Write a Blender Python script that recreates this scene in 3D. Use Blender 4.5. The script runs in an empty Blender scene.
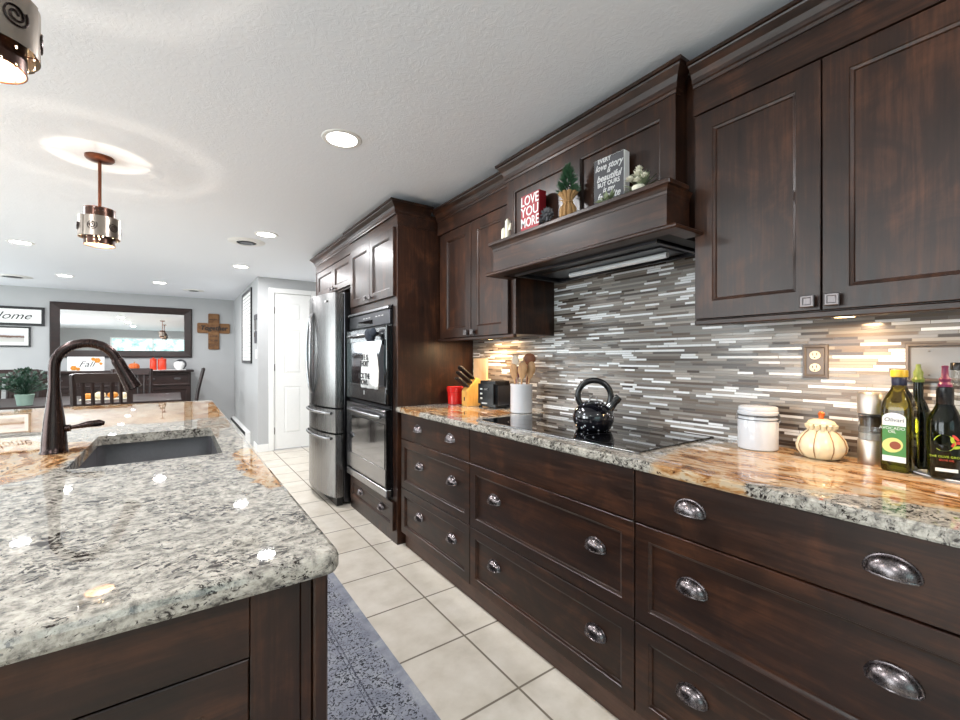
import bpy, bmesh, math, random
from mathutils import Vector, Matrix
random.seed(7)
sc = bpy.context.scene
COL = sc.collection
PI = math.pi

# ---------------------------------------------------------------- camera
cam_d = bpy.data.cameras.new('camera'); cam = bpy.data.objects.new('camera', cam_d); COL.objects.link(cam)
cam.location = (0, 0, 1.22)
cam.rotation_euler = (PI/2, 0, -math.atan(303/432.0))
cam_d.sensor_width = 36; cam_d.lens = 36*432/960.0
cam_d.shift_y = -1.5/960
cam_d.clip_start = 0.05
sc.camera = cam
# ---------------------------------------------------------------- world, exposure
sc.view_settings.view_transform = 'Standard'; sc.view_settings.look = 'None'
sc.view_settings.gamma = 1; sc.view_settings.use_curve_mapping = False
sc.view_settings.exposure = 0.72
w = bpy.data.worlds.new('world'); sc.world = w; w.use_nodes = True
w.node_tree.nodes['Background'].inputs[0].default_value = (0.75, 0.85, 1.0, 1)
w.node_tree.nodes['Background'].inputs[1].default_value = 0.6
CEIL = 2.285

def area(name, loc, rot, sx, sy, power, color=(1, 1, 1), shape='RECTANGLE', spread=None):
    l = bpy.data.lights.new(name, 'AREA'); l.shape = shape; l.size = sx
    if shape in ('RECTANGLE', 'ELLIPSE'): l.size_y = sy
    l.energy = power; l.color = color
    if spread: l.spread = spread
    o = bpy.data.objects.new(name, l); o.location = loc; o.rotation_euler = rot; COL.objects.link(o)
    return o
# daylight through the windows of the left and back walls
area('daylight_left_near', (-3.9, 1.9, 1.35), (0, -PI/2, 0), 1.5, 3.2, 62, (0.95, 0.975, 1))
area('daylight_left_far', (-3.9, 7.2, 1.35), (0, -PI/2, 0), 1.5, 2.6, 40, (0.96, 0.98, 1))

# ---------------------------------------------------------------- node helpers
class NT:
    def __init__(s, name):
        s.m = bpy.data.materials.new(name); s.m.use_nodes = True
        s.t = s.m.node_tree; s.N = s.t.nodes; s.L = s.t.links
        s.b = s.N['Principled BSDF']
    def n(s, typ, **kw):
        nd = s.N.new(typ)
        for k, v in kw.items(): setattr(nd, k, v)
        return nd
    def put(s, sock, v):
        if hasattr(v, 'is_output') or isinstance(v, bpy.types.NodeSocket): s.L.new(v, sock)
        else:
            if sock.type == 'RGBA' and len(v) == 3: v = (*v, 1)
            sock.default_value = v
    def math(s, op, a, b=0.0, c=0.0, clamp=False):
        nd = s.n('ShaderNodeMath', operation=op, use_clamp=clamp)
        s.put(nd.inputs[0], a); s.put(nd.inputs[1], b); s.put(nd.inputs[2], c)
        return nd.outputs[0]
    def mix(s, f, a, b, blend='MIX'):
        nd = s.n('ShaderNodeMix', data_type='RGBA', blend_type=blend)
        s.put(nd.inputs[0], f); s.put(nd.inputs[6], a); s.put(nd.inputs[7], b)
        return nd.outputs[2]
    def co(s, kind='Object'):
        return s.n('ShaderNodeTexCoord').outputs[kind]
    def scale(s, v, sx, sy, sz, loc=(0, 0, 0), rot=(0, 0, 0)):
        nd = s.n('ShaderNodeMapping'); s.L.new(v, nd.inputs[0])
        nd.inputs['Scale'].default_value = (sx, sy, sz); nd.inputs['Location'].default_value = loc; nd.inputs['Rotation'].default_value = rot
        return nd.outputs[0]
    def noise(s, v, sc_, detail=4, rough=0.5, dist=0.0, col=False):
        nd = s.n('ShaderNodeTexNoise'); s.L.new(v, nd.inputs['Vector'])
        nd.inputs['Scale'].default_value = sc_; nd.inputs['Detail'].default_value = detail
        nd.inputs['Roughness'].default_value = rough; nd.inputs['Distortion'].default_value = dist
        return nd.outputs[1 if col else 0]
    def ramp(s, f, stops, interp='LINEAR'):
        nd = s.n('ShaderNodeValToRGB'); s.put(nd.inputs[0], f)
        cr = nd.color_ramp; cr.interpolation = interp
        while len(cr.elements) < len(stops): cr.elements.new(0.5)
        for e, (p, c) in zip(cr.elements, stops):
            e.position = p; e.color = (*c, 1) if len(c) == 3 else c
        return nd.outputs[0]
    def maprange(s, v, a, b, c=0.0, d=1.0, smooth=False):
        nd = s.n('ShaderNodeMapRange'); nd.clamp = True
        if smooth: nd.interpolation_type = 'SMOOTHSTEP'
        s.put(nd.inputs[0], v)
        for i, q in zip((1, 2, 3, 4), (a, b, c, d)): nd.inputs[i].default_value = q
        return nd.outputs[0]
    def bump(s, h, strength=0.3, dist=0.002):
        nd = s.n('ShaderNodeBump'); nd.inputs['Strength'].default_value = strength; nd.inputs['Distance'].default_value = dist
        s.L.new(h, nd.inputs['Height']); s.L.new(nd.outputs[0], s.b.inputs['Normal'])
    def set(s, **kw):
        for k, v in kw.items():
            key = {'color': 'Base Color', 'rough': 'Roughness', 'metal': 'Metallic', 'coat': 'Coat Weight', 'coatr': 'Coat Roughness',
                   'trans': 'Transmission Weight', 'ior': 'IOR', 'spec': 'Specular IOR Level', 'emit': 'Emission Color', 'estr': 'Emission Strength',
                   'alpha': 'Alpha', 'sheen': 'Sheen Weight'}[k]
            s.put(s.b.inputs[key], v)
        return s
def srgb(r, g, b):
    f = lambda c: (c/255/12.92) if c/255 <= 0.04045 else ((c/255+0.055)/1.055)**2.4
    return (f(r), f(g), f(b))
def plain(name, rgb, rough=0.5, var=0.08, nscale=30, **kw):
    t = NT(name); c = srgb(*rgb)
    n = t.noise(t.co(), nscale, 3)
    col = t.mix(n, tuple(x*(1-var) for x in c), tuple(min(1, x*(1+var)) for x in c))
    t.set(color=col, rough=rough, **kw)
    return t.m

def wood(name, axis, dark=(17, 9, 6), mid=(43, 24, 15), light=(84, 50, 31), rough=0.36, coat=0.08, seed=0.0):
    t = NT(name); co = t.co()
    s = {'x': (1.3, 14, 14), 'y': (14, 1.3, 14), 'z': (14, 14, 1.3)}[axis]
    fine = {'x': (6, 120, 120), 'y': (120, 6, 120), 'z': (120, 120, 6)}[axis]
    a = t.noise(t.scale(co, *s, loc=(seed, seed, seed)), 1.0, 5, 0.6, 1.2)
    b = t.noise(t.scale(co, *fine), 1.0, 3, 0.6)
    c = t.noise(co, 6, 4, 0.65, 1.0)
    f = t.math('ADD', t.math('MULTIPLY', a, 0.45), t.math('ADD', t.math('MULTIPLY', b, 0.2), t.math('MULTIPLY', c, 0.35)))
    col = t.ramp(f, [(0.34, srgb(*dark)), (0.5, srgb(*mid)), (0.68, srgb(*light))])
    t.set(color=col, rough=t.maprange(b, 0.2, 0.8, rough-0.05, rough+0.08), coat=coat, coatr=0.25, spec=0.4)
    t.bump(b, 0.15, 0.0008)
    return t.m

def granite(name, blobs, seed=0.0):
    t = NT(name); co = t.scale(t.co(), 1, 1, 1, loc=(seed, seed, 0)); raw = t.co()
    warp = t.noise(co, 6, 3, 0.6, 0.0, True)
    wv = t.n('ShaderNodeVectorMath', operation='MULTIPLY_ADD'); t.L.new(warp, wv.inputs[0])
    wv.inputs[1].default_value = (0.10, 0.10, 0.10); t.L.new(co, wv.inputs[2]); cw = wv.outputs[0]
    # grey granite: pale ground, grey clouds, thin dark flakes lined up diagonally
    stretch = t.scale(cw, 1.0, 1.5, 1.3, rot=(0, 0, 0.95))
    cloud = t.noise(cw, 48, 6, 0.72)
    ground = t.ramp(cloud, [(0.30, srgb(82, 79, 75)), (0.42, srgb(130, 126, 118)), (0.51, srgb(168, 163, 153)), (0.66, srgb(198, 192, 180))])
    fl = t.noise(stretch, 78, 6, 0.72, 0.6)
    dens = t.noise(cw, 9, 5, 0.65)
    flake = t.maprange(t.math('ADD', fl, t.math('MULTIPLY', t.math('SUBTRACT', dens, 0.5), 0.5)), 0.56, 0.60)
    fl2 = t.maprange(t.noise(co, 150, 2, 0.5), 0.64, 0.70)
    grey = t.mix(flake, ground, srgb(42, 36, 34))
    grey = t.mix(t.math('MULTIPLY', fl2, 0.7), grey, srgb(90, 90, 92))
    # orange granite: flowing bands of cream, rust and brown with dark flakes
    st2 = t.scale(cw, 3.2, 1.0, 2.0, rot=(0, 0, 0.22))
    band = t.noise(st2, 7, 6, 0.68, 0.8)
    oc = t.ramp(band, [(0.30, srgb(74, 46, 26)), (0.38, srgb(118, 76, 42)), (0.46, srgb(162, 118, 74)), (0.54, srgb(188, 164, 132)), (0.64, srgb(176, 164, 146)), (0.74, srgb(136, 96, 58))])
    fo = t.maprange(t.noise(t.scale(cw, 3.0, 1.0, 2.0, rot=(0, 0, 0.3)), 30, 4, 0.66), 0.61, 0.65)
    org = t.mix(fo, oc, srgb(62, 38, 28))
    # where each kind lies
    mask = None
    mw = t.noise(raw, 9, 4, 0.6, 0.0, True)
    mv = t.n('ShaderNodeVectorMath', operation='MULTIPLY_ADD'); t.L.new(mw, mv.inputs[0]); mv.inputs[1].default_value = (0.16, 0.16, 0.0)
    t.L.new(raw, mv.inputs[2])
    for (cx, cy, rx, ry, sgn) in blobs:
        d = t.scale(mv.outputs[0], 1/rx, 1/ry, 0, loc=(-(cx+0.08)/rx, -(cy+0.08)/ry, 0))
        ln = t.n('ShaderNodeVectorMath', operation='LENGTH'); t.L.new(d, ln.inputs[0])
        mk = t.maprange(ln.outputs['Value'], 1.03, 0.97)
        if mask is None: mask = mk
        elif sgn > 0: mask = t.math('MAXIMUM', mask, mk)
        else: mask = t.math('MULTIPLY', mask, t.math('SUBTRACT', 1.0, mk))
    t.set(color=t.mix(mask, grey, org), rough=0.02)
    return t.m

def backsplash_mat():
    t = NT('mosaic_tile'); co = t.co()
    sp = t.n('ShaderNodeSeparateXYZ'); t.L.new(co, sp.inputs[0]); y, z = sp.outputs[1], sp.outputs[2]
    h = 0.0100
    zr = t.math('DIVIDE', z, h); row = t.math('FLOOR', zr)
    wn = t.n('ShaderNodeTexWhiteNoise', noise_dimensions='1D'); t.L.new(row, wn.inputs['W'])
    r1 = wn.outputs['Value']
    wn2 = t.n('ShaderNodeTexWhiteNoise', noise_dimensions='1D'); t.L.new(t.math('ADD', row, 71.3), wn2.inputs['W'])
    ln = t.maprange(wn2.outputs['Value'], 0, 1, 0.085, 0.15)
    yr = t.math('ADD', t.math('DIVIDE', y, ln), t.math('MULTIPLY', r1, 17.0))
    # wobble so that strips in a row are of different lengths
    wob = t.math('MULTIPLY', t.math('SINE', t.math('MULTIPLY', yr, 2.1)), 0.38)
    yr = t.math('ADD', yr, wob); colm = t.math('FLOOR', yr)
    cv = t.n('ShaderNodeCombineXYZ'); t.L.new(row, cv.inputs[0]); t.L.new(colm, cv.inputs[1])
    w3 = t.n('ShaderNodeTexWhiteNoise', noise_dimensions='2D'); t.L.new(cv.outputs[0], w3.inputs['Vector'])
    v = w3.outputs['Value']
    c = t.ramp(v, [(0.0, srgb(66, 56, 50)), (0.09, srgb(112, 100, 90)), (0.22, srgb(130, 123, 116)), (0.38, srgb(150, 145, 139)), (0.50, srgb(122, 118, 114)), (0.62, srgb(162, 154, 146)),
                    (0.72, srgb(236, 238, 240)), (0.93, srgb(96, 84, 76))], 'CONSTANT')
    st = t.noise(t.scale(co, 1, 20, 220), 1, 3)
    c = t.mix(t.math('MULTIPLY', st, 0.25), c, srgb(90, 85, 82))
    fz = t.math('FRACT', zr); fy = t.math('FRACT', yr)
    gz = t.math('LESS_THAN', t.math('MINIMUM', fz, t.math('SUBTRACT', 1.0, fz)), 0.06)
    gy = t.math('LESS_THAN', t.math('MINIMUM', fy, t.math('SUBTRACT', 1.0, fy)), 0.008)
    g = t.math('MAXIMUM', gz, gy)
    w4 = t.n('ShaderNodeTexWhiteNoise', noise_dimensions='2D')
    cv2 = t.n('ShaderNodeCombineXYZ'); t.L.new(t.math('ADD', row, 9.0), cv2.inputs[0]); t.L.new(colm, cv2.inputs[1]); t.L.new(cv2.outputs[0], w4.inputs['Vector'])
    t.set(color=t.mix(g, c, srgb(112, 106, 100)), rough=t.math('ADD', t.math('MULTIPLY', w4.outputs['Value'], 0.3), 0.12))
    t.bump(t.math('SUBTRACT', t.math('MULTIPLY', w4.outputs['Value'], 0.5), g), 0.35, 0.002)
    return t.m

def floor_mat():
    t = NT('floor_tile'); co = t.co()
    sp = t.n('ShaderNodeSeparateXYZ'); t.L.new(co, sp.inputs[0])
    P = 0.3705
    x = t.math('DIVIDE', t.math('SUBTRACT', sp.outputs[0], 1.036-20*P), P); y = t.math('DIVIDE', t.math('SUBTRACT', sp.outputs[1], 2.339-40*P), P)
    fx = t.math('FRACT', x); fy = t.math('FRACT', y)
    d = t.math('MINIMUM', t.math('MINIMUM', fx, t.math('SUBTRACT', 1.0, fx)), t.math('MINIMUM', fy, t.math('SUBTRACT', 1.0, fy)))
    g = t.maprange(d, 0.009, 0.015, 1, 0)
    cv = t.n('ShaderNodeCombineXYZ'); t.L.new(t.math('FLOOR', x), cv.inputs[0]); t.L.new(t.math('FLOOR', y), cv.inputs[1])
    wn = t.n('ShaderNodeTexWhiteNoise', noise_dimensions='2D'); t.L.new(cv.outputs[0], wn.inputs['Vector'])
    n = t.noise(co, 7, 5, 0.6)
    base = t.ramp(n, [(0.3, srgb(196, 187, 172)), (0.5, srgb(212, 204, 191)), (0.7, srgb(224, 217, 206))])
    base = t.mix(t.math('MULTIPLY', wn.outputs['Value'], 0.3), base, srgb(200, 190, 174))
    t.set(color=t.mix(g, base, srgb(116, 106, 92)), rough=t.maprange(g, 0, 1, 0.28, 0.8))
    t.bump(t.math('SUBTRACT', t.math('MULTIPLY', n, 0.3), g), 0.3, 0.002)
    return t.m

def ceiling_mat():
    t = NT('stucco_ceiling'); co = t.co()
    n = t.noise(t.scale(co, 1, 1.0, 1), 26, 4, 0.6, 2.2)
    n2 = t.noise(co, 60, 2, 0.5, 1.0)
    t.set(color=srgb(232, 236, 243), rough=0.9)
    t.bump(t.math('ADD', t.maprange(n, 0.42, 0.62, smooth=True), t.math('MULTIPLY', n2, 0.15)), 0.15, 0.003)
    return t.m

def rug_mat():
    t = NT('distressed_rug'); co = t.co()
    sp = t.n('ShaderNodeSeparateXYZ'); t.L.new(co, sp.inputs[0]); x = sp.outputs[0]
    n = t.noise(co, 9, 4, 0.7, 0.3)
    fine = t.noise(co, 190, 2, 0.6)
    base = t.ramp(n, [(0.3, srgb(120, 124, 136)), (0.5, srgb(152, 155, 166)), (0.7, srgb(182, 184, 190))])
    base = t.mix(t.math('MULTIPLY', fine, 0.4), base, srgb(86, 90, 108))
    sym = t.scale(co, 1, 1, 1)
    sp_ = t.noise(sym, 74, 3, 0.62, 1.3)
    vor = t.n('ShaderNodeTexVoronoi'); vor.inputs['Scale'].default_value = 17; t.L.new(co, vor.inputs['Vector'])
    ring = t.math('SINE', t.math('MULTIPLY', vor.outputs['Distance'], 34.0))
    pat = t.math('ADD', sp_, t.math('MULTIPLY', ring, 0.035))
    dk = t.maprange(t.math('ADD', pat, t.math('MULTIPLY', t.math('SUBTRACT', n, 0.5), 0.25)), 0.545, 0.565)
    # plain outer band and thin border lines (distance from the long edge)
    e = t.math('SUBTRACT', 0.726, x)
    plainb = t.maprange(e, 0.035, 0.045)
    dk = t.math('MULTIPLY', dk, plainb)
    line = t.math('MAXIMUM', t.math('LESS_THAN', t.math('ABSOLUTE', t.math('SUBTRACT', e, 0.165)), 0.0035), t.math('LESS_THAN', t.math('ABSOLUTE', t.math('SUBTRACT', e, 0.18)), 0.002))
    line = t.math('MULTIPLY', line, t.maprange(fine, 0.42, 0.5))
    c = t.mix(dk, base, srgb(30, 32, 42)); c = t.mix(line, c, srgb(60, 62, 76))
    t.set(color=c, rough=0.95, sheen=0.1)
    t.bump(fine, 0.5, 0.003)
    return t.m

def steel(name, rgb=(150, 150, 152), rough=0.28, axis='y', metal=1.0):
    t = NT(name); co = t.co()
    s = {'x': (2, 240, 240), 'y': (240, 2, 240), 'z': (240, 240, 2)}[axis]
    n = t.noise(t.scale(co, *s), 1, 3)
    c = srgb(*rgb)
    t.set(color=t.mix(n, tuple(q*0.93 for q in c), c), metal=metal, rough=t.maprange(n, 0.2, 0.8, rough-0.03, rough+0.04))
    t.bump(n, 0.02, 0.0003)
    return t.m
def emis(name, rgb, s):
    t = NT(name); t.set(color=(0.8, 0.8, 0.8), emit=srgb(*rgb), estr=s); return t.m
def glass(name, rgb, rough=0.0):
    t = NT(name)
    n = t.noise(t.co(), 8, 2)
    c = srgb(*rgb)
    t.set(color=t.mix(n, tuple(q*0.92 for q in c), c), trans=1.0, rough=rough, ior=1.45); return t.m

M = {}
M['woodz'] = wood('dark_wood_vertical', 'z'); M['woody'] = wood('dark_wood_lengthwise', 'y', seed=3.1); M['woodx'] = wood('dark_wood_crosswise', 'x', seed=5.3)
M['toe'] = wood('toe_kick_wood', 'y', (52, 36, 30), (80, 56, 45), (104, 76, 62), rough=0.45)
M['darkin'] = plain('cabinet_dark_paint', (20, 13, 11), 0.6)  # even near-black for cabinet bodies and the hood's bottom board
M['granite_main'] = granite('granite_range_counter', [(1.45, 0.20, 0.75, 0.62, 1), (1.15, 0.10, 0.16, 0.40, -1), (1.42, 2.12, 0.22, 0.26, 1), (1.22, 2.40, 0.10, 0.16, 1), (1.62, 2.3, 0.12, 0.2, -1)], 1.7)
M['granite_island'] = granite('granite_island_counter', [(-0.30, 3.25, 0.75, 0.66, 1), (-0.55, 1.95, 0.30, 0.5, 1), (0.225, 1.42, 0.085, 0.30, 1), (-0.2, 2.42, 0.28, 0.22, -1)], 0.0)
M['mosaic'] = backsplash_mat(); M['floor'] = floor_mat(); M['ceiling'] = ceiling_mat(); M['rug'] = rug_mat()
M['wall'] = plain('grey_wall_paint', (176, 177, 178), 0.75, 0.03, 6)
M['white'] = plain('white_paint', (232, 232, 230), 0.4, 0.02)
M['steel'] = steel('brushed_stainless', (140, 138, 137), 0.26, axis='z'); M['steely'] = steel('brushed_stainless_lengthwise', (158, 158, 160), 0.22, 'y')
M['steeld'] = steel('dark_stainless', (84, 84, 88), 0.3, 'z')
M['pull'] = steel('pewter', (118, 111, 112), 0.27, 'x'); M['knob'] = steel('nickel_knob', (120, 114, 114), 0.45, 'z'); M['palemetal'] = plain('pale_metal', (128, 132, 138), 0.5, 0.04, metal=0.3); M['plate'] = plain('pewter_plate', (112, 106, 104), 0.5, metal=0.5)
M['bronze'] = steel('oil_rubbed_bronze', (66, 55, 53), 0.26, 'z'); M['copper'] = steel('aged_copper', (120, 74, 56), 0.32, 'z')
M['black'] = plain('black_plastic', (16, 16, 18), 0.25, 0.1); M['blackgloss'] = plain('black_glass', (6, 6, 8), 0.035, 0.05, coat=0.4)
M['ovenglass'] = steel('oven_mirror_glass', (165, 166, 170), 0.07, 'z')
M['hinge'] = steel('hinge_metal', (120, 118, 116), 0.4, 'z')
M['sinkmat'] = plain('grey_composite_sink', (82, 81, 84), 0.3, 0.12, 90)
M['satin'] = steel('satin_steel', (205, 198, 190), 0.42, 'z'); M['ceramic'] = plain('white_ceramic', (208, 210, 215), 0.15, 0.01, coat=0.3)
M['red'] = plain('red_glaze', (196, 30, 26), 0.2, 0.1, coat=0.4); M['cream'] = plain('cream_glaze', (232, 214, 178), 0.22, 0.08, 20, coat=0.5)
M['creamline'] = plain('brown_groove_glaze', (150, 104, 66), 0.3); M['orange'] = plain('orange_skin', (206, 98, 34), 0.35)
M['blockwood'] = wood('pale_block_wood', 'z', (196, 140, 66), (222, 168, 88), (236, 190, 116), 0.4, 0.1)
M['palewood'] = wood('pale_beech', 'z', (206, 172, 130), (226, 196, 156), (238, 214, 182), 0.5, 0.0)
M['spoon'] = wood('spoon_wood', 'z', (132, 94, 60), (182, 142, 100), (210, 176, 134), 0.55, 0.0)
M['spoondark'] = wood('dark_spoon_wood', 'z', (84, 44, 24), (120, 68, 38), (150, 92, 56), 0.5, 0.0)
M['purple'] = plain('plum_silicone', (104, 34, 70), 0.4); M['pale'] = plain('pale_silicone', (206, 196, 178), 0.5)
M['oilglass'] = glass('olive_glass', (158, 150, 30)); M['darkglass'] = glass('dark_green_glass', (40, 44, 22)); M['clear'] = glass('clear_glass', (240, 242, 242))
M['yellowcap'] = plain('yellow_cap', (200, 168, 40), 0.35); M['label_green'] = plain('green_label', (70, 134, 62), 0.4); M['label_white'] = plain('white_label', (232, 232, 226), 0.5)
M['avocado'] = plain('avocado_flesh', (222, 214, 130), 0.5); M['pit'] = plain('avocado_pit', (140, 66, 34), 0.4)
M['navy'] = plain('navy_print', (30, 34, 60), 0.4); M['redprint'] = plain('red_print', (206, 66, 52), 0.4); M['limeprint'] = plain('lime_print', (170, 190, 50), 0.4)
M['leafprint'] = plain('muted_green', (104, 124, 60), 0.4, 0.3, 80); M['knifeblack'] = plain('knife_handle_black', (18, 17, 17), 0.45, 0.1); M['paper'] = plain('white_paper', (238, 238, 236), 0.7, 0.02); M['ink'] = plain('black_ink', (24, 24, 26), 0.6); M['slate'] = plain('slate_board', (74, 74, 78), 0.7, 0.1)
M['redboard'] = plain('crimson_board', (150, 22, 36), 0.6); M['silverprint'] = plain('silver_print', (205, 205, 205), 0.5)
M['leaf'] = plain('leaf_green', (58, 96, 66), 0.5, 0.4, 12); M['leafdark'] = plain('dark_leaf', (40, 66, 52), 0.4, 0.5, 14); M['sage'] = plain('sage_leaf', (128, 138, 108), 0.6, 0.3)
M['burlap'] = plain('burlap', (170, 132, 88), 0.95, 0.25, 160); M['petal'] = plain('ivory_petal', (226, 222, 202), 0.6, 0.08)
M['crosswood'] = wood('knotty_cross_wood', 'x', (70, 42, 22), (124, 86, 52), (150, 112, 74), 0.6, 0.0)
M['diningwood'] = wood('dining_wood', 'x', (16, 8, 7), (34, 18, 15), (50, 28, 23), 0.42, 0.0)
M['candle'] = plain('orange_red_glaze', (206, 58, 30), 0.3); M['apple'] = plain('white_apple_glaze', (236, 236, 234), 0.3)
M['mirror'] = None
t = NT('mirror_glass'); t.set(color=t.mix(t.noise(t.co(), 2, 1), (0.90, 0.91, 0.91, 1), (0.93, 0.94, 0.94, 1)), metal=1.0, rough=0.01); M['mirror'] = t.m
M['towel'] = plain('white_towel', (236, 236, 234), 0.95, 0.03, 200); M['knit'] = plain('black_knit', (38, 44, 54), 0.95, 0.4, 160)
M['mint'] = plain('mint_pot', (150, 176, 164), 0.5); M['lampglow'] = emis('lamp_glow', (255, 250, 240), 12.0); M['puckglow'] = emis('warm_puck_glow', (255, 214, 150), 14)
M['bulb'] = emis('pendant_bulb', (255, 214, 160), 14); M['strip'] = plain('frosted_tube', (226, 228, 230), 0.3)
M['fallprint'] = plain('rust_flower_print', (206, 132, 40), 0.6, 0.4, 60); M['ivory'] = plain('ivory_outlet', (222, 212, 190), 0.35)
M['salt'] = plain('salt_grains', (236, 232, 226), 0.9, 0.05, 300); M['pepper'] = plain('peppercorns', (70, 52, 44), 0.7, 0.6, 260)
def kettle_mat():
    t = NT('speckled_black_enamel'); co = t.co()
    v = t.n('ShaderNodeTexVoronoi'); v.inputs['Scale'].default_value = 62; t.L.new(co, v.inputs['Vector'])
    rnd = t.n('ShaderNodeTexWhiteNoise', noise_dimensions='3D'); t.L.new(v.outputs['Position'], rnd.inputs['Vector'])
    s = t.math('MULTIPLY', t.math('LESS_THAN', v.outputs['Distance'], 0.24), t.math('LESS_THAN', rnd.outputs['Value'], 0.65))
    t.set(color=t.mix(s, srgb(14, 14, 20), srgb(205, 208, 218)), rough=0.07, coat=0.5)
    return t.m
M['kettle'] = kettle_mat()
def perf_mat(name, rgb, sc_, thr, met=1.0):
    t = NT(name); co = t.co()
    v = t.n('ShaderNodeTexVoronoi'); v.inputs['Scale'].default_value = sc_; v.inputs['Randomness'].default_value = 0.35; t.L.new(co, v.inputs['Vector'])
    hole = t.math('GREATER_THAN', v.outputs['Distance'], thr)
    n = t.noise(t.scale(co, 3, 3, 60), 4, 3)
    c = srgb(*rgb)
    t.set(color=t.mix(n, tuple(q*(0.5 if met > 0.5 else 0.9) for q in c), c), metal=met, rough=0.3, alpha=hole)
    return t.m
M['perf'] = perf_mat('perforated_bronze', (92, 70, 62), 60, 0.20); M['glow'] = perf_mat('painted_lamplight_perforated', (226, 208, 186), 60, 0.20, 0.3); M['glow2'] = perf_mat('painted_lamplight_plate', (226, 208, 186), 45, 0.12, 0.3)  # the two pale colours paint bulb light onto the pendant's inner faces
M['shade'] = steel('hammered_steel_shade', (150, 140, 130), 0.3, 'z')

# ---------------------------------------------------------------- mesh helpers
def B(): return bmesh.new()
def box(bm, x0, x1, y0, y1, z0, z1, bev=0.0, seg=1):
    r = bmesh.ops.create_cube(bm, size=1.0)
    vs = r['verts']
    for v in vs: v.co = Vector(((x0+x1)/2+v.co.x*(x1-x0), (y0+y1)/2+v.co.y*(y1-y0), (z0+z1)/2+v.co.z*(z1-z0)))
    if bev > 0:
        es = list({e for v in vs for e in v.link_edges})
        bmesh.ops.bevel(bm, geom=es, offset=bev, segments=seg, affect='EDGES', clamp_overlap=True)
    return bm
def fbox(*a, **k): return box(B(), *a, **k)
def lathe(bm, prof, c=(0, 0, 0), seg=32, sx=1.0, sy=1.0, ribs=0, ribd=0.0, ang0=0.0, ang1=2*PI):
    full = abs(ang1-ang0-2*PI) < 1e-6
    n = seg if full else seg+1
    rings = []
    for (r, z) in prof:
        if r < 1e-6 and full: rings.append([bm.verts.new((c[0], c[1], c[2]+z))])
        else:
            ring = []
            for i in range(n):
                a = ang0+(ang1-ang0)*i/seg
                rr = r*(1-ribd*(abs(math.cos(a*ribs/2.0))**6)) if ribs else r
                ring.append(bm.verts.new((c[0]+rr*sx*math.cos(a), c[1]+rr*sy*math.sin(a), c[2]+z)))
            rings.append(ring)
    for A, C_ in zip(rings[:-1], rings[1:]):
        m = max(len(A), len(C_))
        for i in range(m if full else m-1):
            j = (i+1) % m
            if len(A) == 1 and len(C_) == 1: continue
            if len(A) == 1: bm.faces.new((A[0], C_[j], C_[i]))
            elif len(C_) == 1: bm.faces.new((A[i], A[j], C_[0]))
            else: bm.faces.new((A[i], A[j], C_[j], C_[i]))
    return bm
def tube(bm, pts, rad, seg=12, caps=True, flat=1.0):
    pts = [Vector(p) for p in pts]
    rad = rad if isinstance(rad, (list, tuple)) else [rad]*len(pts)
    tans = []
    for i in range(len(pts)):
        a = pts[max(i-1, 0)]; b = pts[min(i+1, len(pts)-1)]
        tans.append((b-a).normalized())
    up = Vector((0, 0, 1)) if abs(tans[0].z) < 0.9 else Vector((1, 0, 0))
    nrm = (up-tans[0]*up.dot(tans[0])).normalized()
    rings = []
    for p, tg, r in zip(pts, tans, rad):
        nrm = (nrm-tg*nrm.dot(tg)).normalized(); bi = tg.cross(nrm)
        rings.append([bm.verts.new(p+(nrm*math.cos(2*PI*k/seg)+bi*math.sin(2*PI*k/seg)*flat)*r) for k in range(seg)])
    for A, C_ in zip(rings[:-1], rings[1:]):
        for k in range(seg): bm.faces.new((A[k], A[(k+1) % seg], C_[(k+1) % seg], C_[k]))
    if caps: bm.faces.new(rings[0][::-1]); bm.faces.new(rings[-1])
    return bm
def prism(bm, poly, d0, d1, f):
    """polygon (u,v) extruded from d0 to d1, f maps (u,v,d) to xyz"""
    a = [bm.verts.new(f(u, v, d0)) for u, v in poly]; b = [bm.verts.new(f(u, v, d1)) for u, v in poly]
    bm.faces.new(a); bm.faces.new(b[::-1]); n = len(poly)
    for i in range(n): bm.faces.new((a[i], b[i], b[(i+1) % n], a[(i+1) % n]))
    return bm
def rings(bm, u0, u1, v0, v1, rr, f):
    """nested rectangles (inset, depth): a framed panel"""
    prev = None
    for (i, d) in rr:
        cur = [bm.verts.new(f(u, v, d)) for u, v in ((u0+i, v0+i), (u1-i, v0+i), (u1-i, v1-i), (u0+i, v1-i))]
        if prev:
            for k in range(4): bm.faces.new((prev[k], prev[(k+1) % 4], cur[(k+1) % 4], cur[k]))
        else: bm.faces.new(cur[::-1])
        prev = cur
    bm.faces.new(prev)
    return bm
def FX(x): return lambda u, v, d: (x+d, u, v)      # face looking to -x
def FY(y): return lambda u, v, d: (u, y+d, v)      # face looking to -y
def framed(u0, u1, v0, v1, f, fr=0.058, th=0.02, bm=None):
    bm = bm or B()
    return rings(bm, u0, u1, v0, v1, [(0, th), (0, 0.0015), (0.0015, 0), (fr, 0), (fr+0.002, 0.003), (fr+0.009, 0.006), (fr+0.011, 0.011)], f)
def slab(u0, u1, v0, v1, f, th=0.02, bm=None):
    bm = bm or B()
    return rings(bm, u0, u1, v0, v1, [(0, th), (0, 0.002), (0.002, 0)], f)
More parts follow.
